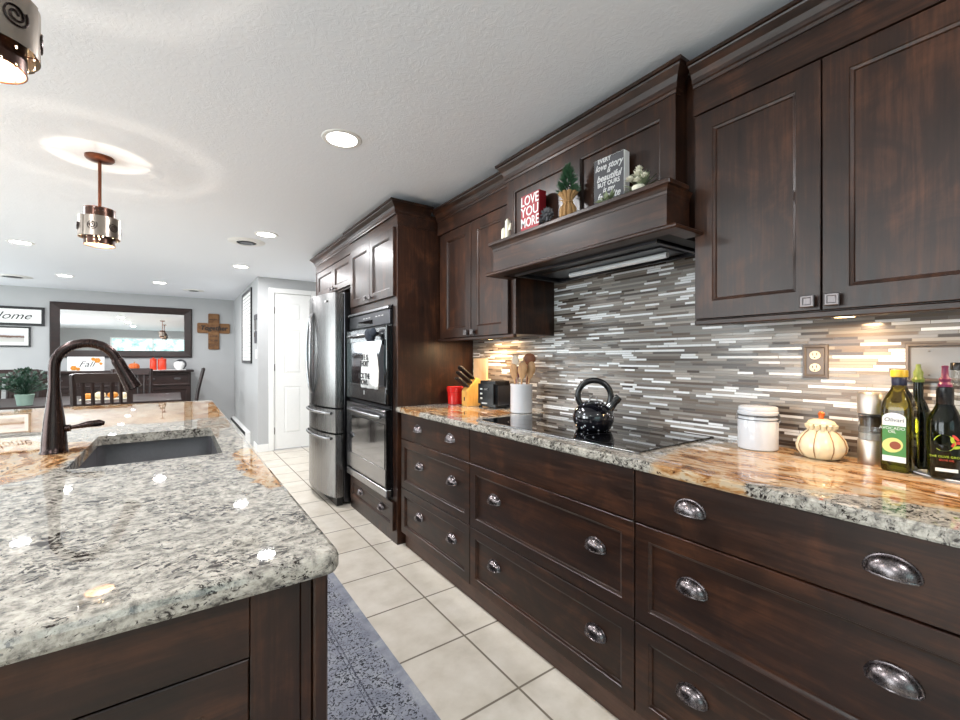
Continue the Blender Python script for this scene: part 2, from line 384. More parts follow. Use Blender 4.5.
def sweep(bm, path, prof, zc=0.0):
    """profile (out,z) swept along an XY polyline; out is to the right of travel"""
    P = [Vector((p[0], p[1])) for p in path]; cols = []
    for i, p in enumerate(P):
        ds = []
        if i > 0: ds.append((P[i]-P[i-1]).normalized())
        if i < len(P)-1: ds.append((P[i+1]-P[i]).normalized())
        ns = [Vector((d.y, -d.x)) for d in ds]
        if len(ns) == 2:
            m = (ns[0]+ns[1]); m = m/m.dot(ns[0])
        else: m = ns[0]
        cols.append([bm.verts.new((p.x+m.x*o, p.y+m.y*o, zc+z)) for o, z in prof])
    for A, C_ in zip(cols[:-1], cols[1:]):
        n = len(prof)
        for k in range(n): bm.faces.new((A[k], C_[k], C_[(k+1) % n], A[(k+1) % n]))
    bm.faces.new(cols[0][::-1]); bm.faces.new(cols[-1])
    return bm
def obj(name, bm, mat, parent=None, smooth=False, sub=0, loc=None, shift=None):
    if shift is not None:
        for v in bm.verts: v.co -= Vector(shift)
    bmesh.ops.recalc_face_normals(bm, faces=bm.faces[:])
    me = bpy.data.meshes.new(name); bm.to_mesh(me); bm.free()
    me.materials.append(mat)
    if smooth:
        for p in me.polygons: p.use_smooth = True
        try: me.set_sharp_from_angle(angle=math.radians(40))
        except Exception: pass
    o = bpy.data.objects.new(name, me); COL.objects.link(o)
    if parent: o.parent = parent
    if loc: o.location = loc
    if sub:
        md = o.modifiers.new('smooth', 'SUBSURF'); md.levels = sub; md.render_levels = sub
    return o
def tag(o, label, cat, group=None, kind=None):
    if label: o['label'] = label
    if cat: o['category'] = cat
    if group: o['group'] = group
    if kind: o['kind'] = kind
    return o
def thing(name, label, cat, loc=(0, 0, 0), rotz=0.0, group=None):
    o = bpy.data.objects.new(name, None); COL.objects.link(o); o.empty_display_size = 0.05
    o.location = loc; o.rotation_euler = (0, 0, rotz)
    return tag(o, label, cat, group)
def struct(name, bm, mat, parent=None, label=None, smooth=False):
    o = obj(name, bm, mat, parent, smooth)
    if not parent: o['kind'] = 'structure'
    if label: o['label'] = label
    return o
def kids(o): return [c for c in bpy.data.objects if c.parent == o]
def copy_tree(o, parent=None):
    c = o.copy(); COL.objects.link(c); c.parent = parent
    for ch in kids(o): copy_tree(ch, c)
    return c
_font = {}
def text(name, s, size, mat, parent, loc, rot, ext=0.0006, shear=0.0, sx=1.0, align='CENTER', bold=0.0, label=None):
    cu = bpy.data.curves.new(name, 'FONT'); cu.body = s; cu.size = size; cu.extrude = ext; cu.shear = shear; cu.offset = bold
    cu.align_x = align; cu.align_y = 'CENTER'; cu.space_line = 0.85; cu.resolution_u = 3
    tmp = bpy.data.objects.new(name+'_tmp', cu); COL.objects.link(tmp)
    dg = bpy.context.evaluated_depsgraph_get(); dg.update()
    me = bpy.data.meshes.new_from_object(tmp.evaluated_get(dg)); me.name = name
    bpy.data.objects.remove(tmp); bpy.data.curves.remove(cu)
    me.materials.clear(); me.materials.append(mat)
    me.transform(Matrix.Diagonal((sx, 1, 1, 1)))
    o = bpy.data.objects.new(name, me); COL.objects.link(o); o.parent = parent; o.location = loc; o.rotation_euler = rot
    if label: o['label'] = label
    return o
ROT_NX = (PI/2, 0, -PI/2)   # lettering read by someone looking along +x
ROT_NY = (PI/2, 0, 0)       # lettering read by someone looking along +y

# ================================================================ STRUCTURE
WX = 1.78; YF = 9.1; YD = 6.25; SX = 0.86; XL = -4.0; YB = -2.5
struct('floor', fbox(XL-0.1, WX+0.1, YB-0.1, YF+0.1, -0.1, 0), M['floor'])
struct('ceiling', fbox(XL-0.1, WX+0.1, YB-0.1, YF+0.1, CEIL, CEIL+0.1), M['ceiling'])
struct('wall_right', fbox(WX, WX+0.1, YB-0.1, YD+0.1, 0, CEIL), M['wall'])
struct('wall_far', fbox(XL-0.1, SX+0.1, YF, YF+0.1, 0, CEIL), M['wall'])
struct('wall_side', fbox(SX, SX+0.12, YD+0.0, YF, 0, CEIL), M['wall'])
# closet wall with a doorway
bm = B(); box(bm, SX+0.12, 1.05, YD, YD+0.1, 0, CEIL); box(bm, 1.52, WX, YD, YD+0.1, 0, CEIL); box(bm, 1.05, 1.52, YD, YD+0.1, 2.09, CEIL)
struct('wall_closet', bm, M['wall'])
def wall_with_hole(name, axis, pos, a0, a1, holes, th=0.1):
    bm = B(); cur = a0
    def bx(p, q, z0, z1):
        if axis == 'x': box(bm, pos-th, pos, p, q, z0, z1)
        else: box(bm, p, q, pos-th, pos, z0, z1)
    for (h0, h1, z0, z1) in holes:
        bx(cur, h0, 0, CEIL); bx(h0, h1, 0, z0); bx(h0, h1, z1, CEIL); cur = h1
    bx(cur, a1, 0, CEIL)
    return struct(name, bm, M['wall'])
HL = [(0.2, 3.6, 0.6, 2.1), (5.8, 8.6, 0.6, 2.1)]
wall_with_hole('wall_left', 'x', XL, YB-0.1, YF+0.1, HL)
HB = [(-2.0, 0.5, 0.9, 2.0)]
wall_with_hole('wall_back', 'y', YB, XL, WX, HB)
sky = NT('daylit_garden'); cc = sky.co()
gn = sky.noise(cc, 3.5, 5, 0.7)
sky.set(color=(0.1, 0.1, 0.1), emit=sky.ramp(gn, [(0.35, srgb(70, 110, 105)), (0.5, srgb(150, 190, 190)), (0.65, srgb(225, 238, 245))]), estr=2.0)
def window(name, axis, pos, h, n):
    a0, a1, z0, z1 = h
    g = B()
    bm = B(); w_ = 0.05
    def bx(b, p, q, r, s, d0=-0.09, d1=0.02):
        if axis == 'x': box(b, pos+d0, pos+d1, p, q, r, s)
        else: box(b, p, q, pos+d0, pos+d1, r, s)
    bx(bm, a0, a1, z0, z0+w_); bx(bm, a0, a1, z1-w_, z1); bx(bm, a0, a0+w_, z0+w_, z1-w_); bx(bm, a1-w_, a1, z0+w_, z1-w_)
    for k in range(1, n):
        c = a0+(a1-a0)*k/n; bx(bm, c-0.025, c+0.025, z0+w_, z1-w_)
    o = struct(name, bm, M['white'])
    bx(g, a0+w_, a1-w_, z0+w_, z1-w_, -0.07, -0.06)
    obj('pane', g, sky.m, o)
window('window_1', 'x', XL, HL[0], 3); window('window_2', 'x', XL, HL[1], 2); window('window_3', 'y', YB, HB[0], 2)
# backsplash on the right wall
tag(struct('tile_backsplash', fbox(WX-0.008, WX, -0.9, 2.615, 0.90, 1.72), M['mosaic']), None, None)
# closet door
dx0, dx1, dtop = 1.05, 1.52, 2.09
bm = B(); f = FY(YD+0.004)
box(bm, dx0+0.003, dx1-0.003, YD+0.012, YD+0.042, 0.012, dtop-0.003)
for (z0, z1) in ((1.70, 1.98), (0.98, 1.56), (0.20, 0.80)):
    pass
bm2 = B()
# stiles and rails around three raised panels
xs0, xs1 = dx0+0.003, dx1-0.003; pu0, pu1 = dx0+0.13, dx1-0.13
zz = [0.012, 0.22, 0.84, 1.02, 1.60, 1.74, 1.96, dtop-0.003]
def bxd(a, b, c, d): box(bm2, a, b, YD+0.004, YD+0.013, c, d)
bxd(xs0, pu0, zz[0], zz[7]); bxd(pu1, xs1, zz[0], zz[7])
for i in (0, 2, 4, 6): bxd(pu0, pu1, zz[i], zz[i+1])
for (z0, z1) in ((0.22, 0.84), (1.02, 1.60), (1.74, 1.96)):
    rings(bm2, pu0, pu1, z0, z1, [(0, 0.012), (0.0, 0.010), (0.025, 0.001), (0.03, 0.001)], FY(YD+0.003))
for v in list(bm2.verts): pass
tmp = bpy.data.meshes.new('d'); bm2.to_mesh(tmp); bm.from_mesh(tmp); bm2.free()
door = struct('door_1', bm, M['white'])
for z in (1.86, 1.10, 0.26): obj('hinge', fbox(dx0-0.006, dx0+0.012, YD-0.008, YD+0.006, z-0.045, z+0.045, 0.003), M['hinge'], door)
bm = B(); box(bm, dx0-0.065, dx0, YD-0.018, YD, 0, dtop+0.065, 0.004); box(bm, dx1, dx1+0.065, YD-0.018, YD, 0, dtop+0.065, 0.004); box(bm, dx0, dx1, YD-0.018, YD, dtop, dtop+0.065, 0.004)
struct('trim_1', bm, M['white'])
bm = B(); box(bm, SX-0.012, SX, YD-0.012, 6.55, 0, 0.1, 0.003); box(bm, SX, dx0-0.066, YD-0.012, YD, 0, 0.1, 0.003); struct('baseboard_side', bm, M['white'])
struct('baseboard_far', fbox(XL, SX-0.07, YF-0.012, YF, 0, 0.1, 0.003), M['white'])

# ================================================================ CABINETS
def cup_pull(parent, x, y, z, label=None):
    global _pull
    if '_pull' not in globals():
        bm = B(); wdt, h, dp = 0.043, 0.036, 0.027
        nu, nv = 14, 7; grid = []
        for i in range(nu+1):
            a = PI*i/nu; row = []
            for j in range(nv+1):
                b = (PI/2)*j/nv
                row.append(bm.verts.new((-dp*math.sin(b), wdt*math.cos(a)*math.cos(b*0.98), -0.012+h*math.sin(a)*math.cos(b*0.98)*1.0+0.0)))
            grid.append(row)
        for i in range(nu):
            for j in range(nv): bm.faces.new((grid[i][j], grid[i+1][j], grid[i+1][j+1], grid[i][j+1]))
        # rim flange on the drawer front
        pts = [( -0.0015, (wdt+0.001)*math.cos(PI*i/20), -0.012+(h+0.001)*math.sin(PI*i/20)) for i in range(21)]
        tube(bm, pts, 0.0032, 8)
        tube(bm, [(-0.0015, -wdt, -0.012), (-0.012, -wdt*0.93, -0.014), (-0.022, -wdt*0.55, -0.014), (-0.027, 0, -0.014), (-0.022, wdt*0.55, -0.014), (-0.012, wdt*0.93, -0.014), (-0.0015, wdt, -0.012)], 0.0028, 8)
        o = obj('cup_pull', bm, M['pull'], parent, True)
        _pull = o
    else:
        o = _pull.copy(); COL.objects.link(o); o.parent = parent
    o.location = (x, y, z)
    return o
def sq_knob(parent, x, y, z):
    global _knob
    if '_knob' not in globals():
        bm = B(); lathe(bm, [(0.006, 0), (0.006, 0.016)], seg=12)
        for v in bm.verts: v.co = Vector((-v.co.z, v.co.x, v.co.y))
        rings(bm, -0.0165, 0.0165, -0.0165, 0.0165, [(0, 0.008), (0, 0.002), (0.002, 0), (0.006, 0.0), (0.008, 0.002)], lambda u, v, d: (-0.024+d, u, v))
        _knob = obj('knob', bm, M['knob'], parent); o = _knob
    else:
        o = _knob.copy(); COL.objects.link(o); o.parent = parent
    o.location = (x, y, z)
    return o

BF = 1.19; ZC = 0.905; ZB = 0.873
def base_cabinet(y0, y1, pulls, label, topfalse=False):
    L = (BF, (y0+y1)/2, 0); r = thing('base_cabinet', label, 'cabinet', L, group=None)
    g = 0.0025
    obj('body', fbox(BF+0.0205, WX-0.01, y0+0.0005, y1-0.0005, 0.092, ZB-0.001), M['darkin'], r, shift=L)
    obj('toe_kick', fbox(1.222, 1.24, y0, y1, 0, 0.093), M['toe'], r, shift=L)
    rows = [(0.098, 0.386, 0), (0.391, 0.700, 0), (0.705, 0.868, 1)]
    for (z0, z1, fl) in rows:
        bm = slab(y0+g, y1-g, z0, z1, FX(BF)) if fl else framed(y0+g, y1-g, z0, z1, FX(BF), 0.046)
        d = obj('drawer', bm, M['woody'], r, shift=L)
        if fl and topfalse: d.name = 'false_drawer_front'; continue
        xx = 0.0 if fl else 0.0095
        for p in pulls: cup_pull(d, xx, p-L[1], (z0+z1)/2+0.008 if fl else (z0+z1)/2+0.022)
    return r
base_cabinet(1.786, 2.588, (2.345, 1.97), 'dark wood drawer cabinet beside the oven tower, farthest of the three along the range wall')
base_cabinet(0.842, 1.786, (1.594, 1.005), 'dark wood drawer cabinet under the black cooktop, with a plain top front without pulls', True)
base_cabinet(0.056, 0.842, (0.66, 0.238), 'dark wood drawer cabinet nearest the camera, under the oil bottles and white canister')
# filler strip between drawers and tower
def crown_profile(p=0.045, z0=0.0, z1=0.08):
    h = z1-z0
    return [(-0.012, z0), (0.004, z0), (0.006, z0+0.010), (0.010, z0+0.014), (0.012, z0+h*0.35), (0.020, z0+h*0.55), (p*0.8, z0+h*0.78), (p*0.84, z0+h*0.84), (p, z0+h*0.86), (p, z1), (-0.012, z1)]
UF = 1.465
# right upper cabinet (two doors)
def upper(y0, y1, doors, label, knobs, zc=(2.151, 2.228), side_ext=0.0, bottom=1.334):
    L = (UF, (y0+y1)/2, bottom); r = thing('wall_cabinet', label, 'cabinet', L)
    bm = fbox(UF+0.021, WX-0.0085, y0, y1, 1.352, 2.226); obj('body', bm, M['woodz'], r, shift=L)
    obj('light_rail', fbox(UF+0.004, UF+0.03, y0-0.0, y1+0.0, bottom, 1.352, 0.003), M['woody'], r, shift=L)
    for i, (a, b, kn) in enumerate(doors):
        d = obj('door', framed(a+0.002, b-0.002, 1.355, 2.053, FX(UF), 0.058), M['woodz'], r, shift=L)
        if kn is not None: sq_knob(d, 0, kn-L[1], 1.380-L[2])
    obj('frieze', fbox(UF+0.001, UF+0.021, y0, y1, 2.059, 2.151), M['woody'], r, shift=L)
    bm = sweep(B(), [(UF, y1), (UF, y0)], crown_profile(0.045, *zc)); obj('crown_moulding', bm, M['woody'], r, shift=L)
    return r
# sweep goes towards -y so "right of travel" is -x
upper(0.076, 0.800, [(0.438, 0.798, 0.465), (0.078, 0.438, 0.409)], 'large dark wood wall cabinet with two framed doors, right of the range hood', None)
upper(1.785, 2.600, [(2.187, 2.535, 2.222), (1.826, 2.184, 2.150)], 'dark wood wall cabinet between the oven tower and the range hood', None)

# range hood: panelled chimney box with a mantel shelf
L = (1.43, 1.32, 1.60)
r = thing('range_hood', 'dark wood range hood with mantel shelf and two recessed panels above the cooktop', 'range hood', L)
HX = 1.43; h0, h1 = 0.846, 1.792
box_bm = B(); box(box_bm, HX+0.0205, WX-0.0085, h0, h1-0.008, 1.66, 2.242); obj('chimney_box', box_bm, M['woodz'], r, shift=L)
bm = B()
zt0, zt1 = 1.80, 2.150; cs0, cs1 = 1.285, 1.355; a0, a1 = 0.905, 1.735; pz0, pz1 = 1.86, 2.088
for (u0, u1, v0, v1) in ((h0, a0, zt0, zt1), (a1, h1, zt0, zt1), (cs0, cs1, pz0, pz1), (a0, a1, pz1, zt1), (a0, a1, zt0, pz0)): box(bm, HX, HX+0.02, u0, u1, v0, v1)
obj('face_frame', bm, M['woodz'], r, shift=L)
for (u0, u1) in ((a0, cs0), (cs1, a1)):
    obj('recessed_panel', rings(B(), u0, u1, pz0, pz1, [(0, 0.0195), (0, 0.002), (0.006, 0.004), (0.010, 0.012)], FX(HX)), M['woodz'], r, shift=L)
bm = sweep(B(), [(1.50, h1), (HX, h1), (HX, h0), (1.462, h0)], crown_profile(0.045, 2.150, 2.243)); obj('crown_moulding', bm, M['woody'], r, shift=L)
obj('filler_strip', fbox(1.50, WX-0.0085, 0.8005, h0, 1.66, 2.245), M['woodz'], r, shift=L)
# mantel
m0, m1 = 0.803, 1.782; MX = 1.325
fb = B(); box(fb, MX, MX+0.02, m0+0.012, m1-0.012, 1.655, 1.775); box(fb, MX+0.02, UF+0.0, m0+0.012, m0+0.032, 1.655, 1.775); box(fb, MX+0.02, UF-0.001, m1-0.032, m1-0.012, 1.655, 1.775)
obj('mantel_fascia', fb, M['woody'], r, shift=L)
bm = fbox(MX-0.017, HX-0.0005, m0-0.008, m1+0.012, 1.793, 1.811, 0.003); obj('mantel_shelf', bm, M['woody'], r, shift=L)
bm = sweep(B(), [(UF-0.001, m1-0.012), (MX, m1-0.012), (MX, m0+0.012), (UF-0.001, m0+0.012)], [(-0.01, 1.765), (0.002, 1.765), (0.003, 1.775), (0.008, 1.786), (0.013, 1.793), (-0.01, 1.793)]); obj('cove_moulding', bm, M['woody'], r, shift=L)
bm = sweep(B(), [(UF-0.001, m1-0.004), (MX, m1-0.004), (MX, m0-0.010), (UF-0.001, m0-0.010)], [(-0.035, 1.640), (0.022, 1.640), (0.026, 1.644), (0.026, 1.650), (0.020, 1.655), (0.010, 1.660), (-0.035, 1.660)]); obj('lower_lip', bm, M['woody'], r, shift=L)
bm = B(); box(bm, MX+0.021, 1.40, m0+0.035, m1-0.035, 1.645, 1.66); box(bm, 1.395, WX-0.01, m0+0.035, m0+0.09, 1.645, 1.66); box(bm, 1.395, WX-0.01, m1-0.09, m1-0.035, 1.645, 1.66)
obj('bottom_board', bm, M['darkin'], r, shift=L)
# metal liner
bm = B(); y0, y1 = 0.90, 1.69
for (a, b, c, d) in ((1.40, 1.415, y0, y1), (1.70, 1.715, y0, y1), (1.415, 1.70, y0, y0+0.015), (1.415, 1.70, y1-0.015, y1)): box(bm, a, b, c, d, 1.634, 1.66, 0.002)
box(bm, 1.405, 1.71, y0+0.005, y1-0.005, 1.652, 1.658)
obj('liner', bm, M['steeld'], r, shift=L, )['label'] = 'dark stainless liner'
obj('filter', fbox(1.52, 1.69, y0+0.06, y1-0.06, 1.646, 1.651, 0.002), M['steeld'], r, shift=L)
bm = B(); tube(bm, [(1.60, 0.98, 1.633), (1.60, 1.50, 1.633)], 0.012, 12); obj('light_tube', bm, M['strip'], r, True, shift=L)['label'] = 'pale tubular light under the hood'

# ---------------------------------------------------------------- oven tower and fridge surround
TF = 1.178
L = (TF, 3.08, 0); r = thing('oven_tower_cabinet', 'tall dark wood cabinet housing the double wall oven', 'cabinet', L)
y0, y1 = 2.62, 3.54
bm = B(); box(bm, TF, WX, y0, y0+0.022, 0.0, 2.20, 0.002)
obj('side_panel', bm, M['woodz'], r, shift=L)
obj('side_panel', fbox(TF+0.022, WX, y1-0.02, y1, 0.0, 2.20), M['woodz'], r, shift=L)
bm = B(); box(bm, TF+0.001, TF+0.022, y0+0.022, 2.69, 0, 2.10); box(bm, TF+0.001, TF+0.022, 3.51, y1, 0.0, 2.10); box(bm, TF+0.001, TF+0.022, 2.69, 3.51, 1.585, 2.10); box(bm, TF+0.001, TF+0.022, 2.69, 3.51, 0.0, 0.285)
obj('face_frame', bm, M['woodz'], r, shift=L)
obj('back_box', fbox(TF+0.60, WX, y0+0.022, y1-0.02, 0, 2.2), M['darkin'], r, shift=L)
for (a, b, kn) in ((2.645, 3.068, 3.025), (3.072, 3.495, 3.115)):
    d = obj('door', framed(a, b, 1.632, 2.085, FX(TF-0.02), 0.055), M['woodz'], r, shift=L); sq_knob(d, -0.02, kn-L[1], 1.665)
d = obj('drawer', framed(2.65, 3.49, 0.085, 0.272, FX(TF-0.02), 0.04), M['woody'], r, shift=L)
for p in (3.27, 2.86): cup_pull(d, -0.0115, p-L[1], 0.190)
bm = B(); box(bm, TF-0.002, TF+0.02, y0-0.002, y1, 2.092, 2.175); box(bm, TF+0.02, UF, y0-0.002, y0+0.019, 2.092, 2.175)
obj('frieze', bm, M['woody'], r, shift=L)
bm = sweep(B(), [(TF-0.012, y1), (TF-0.012, y0), (UF-0.045, y0)], crown_profile(0.055, 2.165, 2.243)); obj('crown_moulding', bm, M['woody'], r, shift=L)

L = (TF, 4.10, 1.98); r = thing('cabinet_above_fridge', 'shallow dark wood cabinet with two doors above the refrigerator', 'cabinet', L)
z0 = 1.80; f0, f1 = 3.542, 4.62
obj('body', fbox(TF+0.021, WX, f0, f1, z0+0.02, 2.20), M['woodz'], r, shift=L)
for (a, b, kn) in ((f0+0.01, 4.04, 4.0), (4.045, f1-0.03, 4.09)):
    d = obj('door', framed(a, b, 1.835, 2.085, FX(TF), 0.05), M['woodz'], r, shift=L); sq_knob(d, 0, kn-L[1], 1.862-L[2])
obj('frieze', fbox(TF, TF+0.02, f0, f1, 2.092, 2.175), M['woody'], r, shift=L)
obj('end_panel', fbox(TF+0.0, WX, f1, f1+0.02, 0, 2.2), M['woodz'], r, shift=L)
bm = sweep(B(), [(TF+0.3, f1+0.02), (TF, f1+0.02), (TF, f0-0.002)], crown_profile(0.05, 2.165, 2.243)); obj('crown_moulding', bm, M['woody'], r, shift=L)

# ---------------------------------------------------------------- double wall oven
L = (TF, 3.10, 0.29); ov = thing('double_wall_oven', 'stainless double wall oven with mirrored glass doors, towel hanging on its upper handle', 'oven', L)
o0, o1 = 2.695, 3.505
obj('housing', fbox(TF-0.005, TF+0.55, o0, o1, 0.29, 1.58), M['black'], ov, shift=L)
obj('top_trim', fbox(TF-0.035, TF-0.005, o0, o1, 1.553, 1.575, 0.004), M['steely'], ov, shift=L)
p = obj('control_panel', fbox(TF-0.022, TF-0.005, o0, o1, 1.452, 1.551, 0.003), M['steeld'], ov, shift=L)
obj('display', fbox(TF-0.024, TF-0.022, 3.00, 3.30, 1.468, 1.50), M['blackgloss'], p, shift=L)
for k in range(6): obj('button', fbox(TF-0.024, TF-0.0225, 2.80+k*0.055+(0.08 if k > 2 else 0), 2.83+k*0.055+(0.08 if k > 2 else 0), 1.515, 1.521), M['silverprint'], p, shift=L)
def oven_door(z0, z1, hz, lab):
    bm = rings(B(), o0, o1, z0, z1, [(0, 0.04), (0, 0.004), (0.004, 0), (0.015, 0), (0.016, 0.003)], FX(TF-0.045))
    d = obj('oven_door', bm, M['blackgloss'], ov, shift=L); d['label'] = lab
    obj('steel_rail', fbox(TF-0.0475, TF-0.044, o0+0.012, o1-0.012, z0+0.012, z0+0.125, 0.001), M['steely'], d, shift=L)
    obj('steel_rail', fbox(TF-0.0475, TF-0.044, o0+0.012, o1-0.012, z1-0.095, z1-0.008, 0.001), M['steely'], d, shift=L)
    obj('glass', fbox(TF-0.0465, TF-0.0435, o0+0.03, o1-0.012, z0+0.128, z1-0.098), M['ovenglass'], d, shift=L)
    h = B(); y_a, y_b = o0+0.05, o1-0.09; X = TF-0.078
    tube(h, [(X+0.012, y_a, hz), (X, y_a+0.08, hz), (X-0.006, (y_a+y_b)/2, hz), (X, y_b-0.08, hz), (X+0.012, y_b, hz)], 0.012, 12)
    for yy in (y_a+0.02, y_b-0.02): tube(h, [(X+0.01, yy, hz), (TF-0.045, yy, hz)], 0.009, 10)
    obj('handle', h, M['steely'], d, True, shift=L)
oven_door(0.905, 1.440, 1.388, 'upper oven door'); oven_door(0.355, 0.875, 0.826, 'lower oven door')
obj('vent_trim', fbox(TF-0.02, TF-0.005, o0, o1, 0.880, 0.900), M['steeld'], ov, shift=L)
obj('bottom_trim', fbox(TF-0.045, TF-0.005, o0, o1, 0.292, 0.345, 0.004), M['steely'], ov, shift=L)
obj('badge', fbox(-0.0495, -0.0475, -0.005, 0.005, 0.955-L[2], 0.985-L[2], 0.0005), M['silverprint'], ov)

# towel hung on the upper oven handle
L = (1.03, 2.95, 0.99); tw = thing('dish_towel', 'white kitchen towel with black lettering and black knit top hanging on the upper oven handle', 'towel', L)
bm = B(); nu, nv = 16, 10; g = []
for j in range(nv+1):
    z = 1.335-(1.335-1.02)*j/nv; wd = 0.085+0.085*min(1, (j/nv)*1.6)**0.8; row = []
    for i in range(nu+1):
        u = i/nu*2-1
        row.append(bm.verts.new((1.035-0.012*math.cos(u*9+j*0.15)*(0.3+0.7*j/nv)-0.01*(1-u*u), 2.955+u*wd, z)))
    g.append(row)
for j in range(nv):
    for i in range(nu): bm.faces.new((g[j][i], g[j][i+1], g[j+1][i+1], g[j+1][i]))
bt = obj('towel_body', bm, M['towel'], tw, True, shift=L)
md = bt.modifiers.new('thick', 'SOLIDIFY'); md.thickness = 0.006
bm = B(); 
for (yy, rr, zz_) in ((2.955, 0.052, 1.375), (2.91, 0.036, 1.395), (3.0, 0.036, 1.392), (2.955, 0.04, 1.345)):
    bmesh.ops.create_icosphere(bm, subdivisions=3, radius=rr, matrix=Matrix.Translation((1.048, yy, zz_)) @ Matrix.Diagonal((0.62, 1, 0.9, 1)))
obj('knit_top', bm, M['knit'], tw, True, shift=L)['label'] = 'black knitted top loop'
text('lettering', 'LIFE IS\nSHORT', 0.052, M['ink'], tw, (-0.020, 0.02, 0.215), ROT_NX, 0.001, bold=0.001)
text('lettering', 'LICK THE\nBOWL', 0.050, M['ink'], tw, (-0.026, 0.01, 0.09), ROT_NX, 0.001, bold=0.0015)
tw.location = (1.060, 2.83, 0.99)

# ---------------------------------------------------------------- refrigerator
L = (1.06, 3.98, 0); fr = thing('refrigerator', 'stainless french door refrigerator with two bottom drawers beside the oven tower', 'refrigerator', L)
q0, q1 = 3.575, 4.42
obj('body', fbox(1.135, 1.74, q0, q1, 0.03, 1.775, 0.004), M['steeld'], fr, shift=L)
def arcx(y): u = (y-(q0+q1)/2)/((q1-q0)/2); return 1.065-0.075*(1-u*u)
def fdoor(name, ya, yb, z0, z1, lab=None):
    n = 12; ys = [ya+(yb-ya)*i/n for i in range(n+1)]
    poly = [(arcx(y), y) for y in ys]+[(1.128, yb), (1.128, ya)]
    bm = prism(B(), poly, z0, z1, lambda u, v, d: (u, v, d))
    bmesh.ops.bevel(bm, geom=[e for e in bm.edges if abs((e.verts[0].co-e.verts[1].co).z) > 0.1 or True and e.calc_length() > 0.01 and len(e.link_faces) == 2 and e.calc_face_angle(0) > 0.8], offset=0.006, segments=2, affect='EDGES')
    o = obj(name, bm, M['steel'], fr, True, shift=L)
    if lab: o['label'] = lab
    return o
mid = (q0+q1)/2
dR = fdoor('door', q0, mid-0.003, 0.815, 1.765); dL = fdoor('door', mid+0.003, q1, 0.815, 1.765)
dw1 = fdoor('drawer', q0, q1, 0.605, 0.800); dw2 = fdoor('drawer', q0, q1, 0.075, 0.590)
obj('hinge_cover', fbox(1.06, 1.2, q1-0.08, q1, 1.775, 1.80, 0.005), M['steeld'], fr, shift=L)
for d, yy in ((dR, mid-0.045), (dL, mid+0.045)):
    h = B(); pts = []; sg = 1 if yy > mid else -1
    for i in range(17):
        s = i/16; zz_ = 0.92+0.70*s; ya = mid+sg*(0.016+0.042*math.sin(PI*s)); pts.append((arcx(ya)-0.004-0.034*math.sin(PI*s)**0.4, ya, zz_))
    tube(h, pts, 0.014, 12, flat=0.8); obj('handle', h, M['steely'], d, True, shift=L)
for d, zz_ in ((dw1, 0.765), (dw2, 0.556)):
    h = B(); pts = []
    for i in range(17):
        s = i/16; yy = q0+0.06+(q1-q0-0.20)*s; pts.append((arcx(yy)-0.002-0.016*min(1, math.sin(PI*s)*4)**0.7, yy, zz_))
    tube(h, pts, 0.012, 10); obj('handle', h, M['steely'], d, True, shift=L)
obj('gap_seal', fbox(1.135-0.008, 1.134, q0+0.01, q1-0.01, 0.06, 1.76), M['black'], fr, shift=L)
obj('badge', fbox(0.0, 0.002, -0.03, 0.03, -0.008, 0.008), M['silverprint'], dR, loc=(arcx(3.72)-0.004-L[0], 3.72-L[1], 1.70))
obj('kick_grille', fbox(1.08, 1.13, q0+0.02, q1-0.02, 0.0, 0.07), M['black'], fr, shift=L)

# ================================================================ COUNTERTOPS
def counter_edge(bm, x0, x1, y0, y1, z0, z1, bev): box(bm, x0, x1, y0, y1, z0, z1, bev, 3); return bm
ct = tag(obj('kitchen_countertop', counter_edge(B(), 1.165, WX-0.008, 0.03, 2.618, ZB, ZC, 0.006), M['granite_main'], None), 'polished granite countertop along the tiled wall, grey and orange streaked', 'countertop')

# island
IX1, IY0, IY1, IX0 = 0.222, 0.708, 3.86, -1.02
SK = (-0.26, 0.125, 1.67, 2.32)
bm = B()
def rrect(x0, x1, y0, y1, r, n=6, r_each=None):
    pts = []
    for cx, cy, a in ((x1-r, y0+r, -PI/2), (x1-r, y1-r, 0), (x0+r, y1-r, PI/2), (x0+r, y0+r, PI)):
        for i in range(n+1): pts.append((cx+r*math.cos(a+PI/2*i/n), cy+r*math.sin(a+PI/2*i/n)))
    return pts
out = rrect(IX0, IX1, IY0, IY1, 0.025, 6); inn = rrect(*SK, 0.02, 6)
zb, zt = 0.868, 0.905
def ring_at(pts, z, off=0.0, c=None):
    cx, cy = (sum(p[0] for p in pts)/len(pts), sum(p[1] for p in pts)/len(pts))
    res = []
    n = len(pts)
    for i, p in enumerate(pts):
        a = Vector(pts[i-1]); b = Vector(pts[(i+1) % n]); t_ = (b-a).normalized(); nn = Vector((t_.y, -t_.x))
        res.append(bm.verts.new((p[0]-nn.x*off, p[1]-nn.y*off, z)))
    return res
prof = [(0.012, zb), (0.004, zb+0.003), (0.0, zb+0.010), (0.0, zt-0.012), (0.003, zt-0.004), (0.010, zt)]
O = [ring_at(out, z, o) for o, z in prof]
for A, C_ in zip(O[:-1], O[1:]):
    for i in range(len(A)): bm.faces.new((A[i], A[(i+1) % len(A)], C_[(i+1) % len(A)], C_[i]))
I1 = ring_at(inn, zt, -0.0); I0 = ring_at(inn, zb, 0.0)
for i in range(len(I1)): bm.faces.new((I1[i], I1[(i+1) % len(I1)], I0[(i+1) % len(I1)], I0[i]))
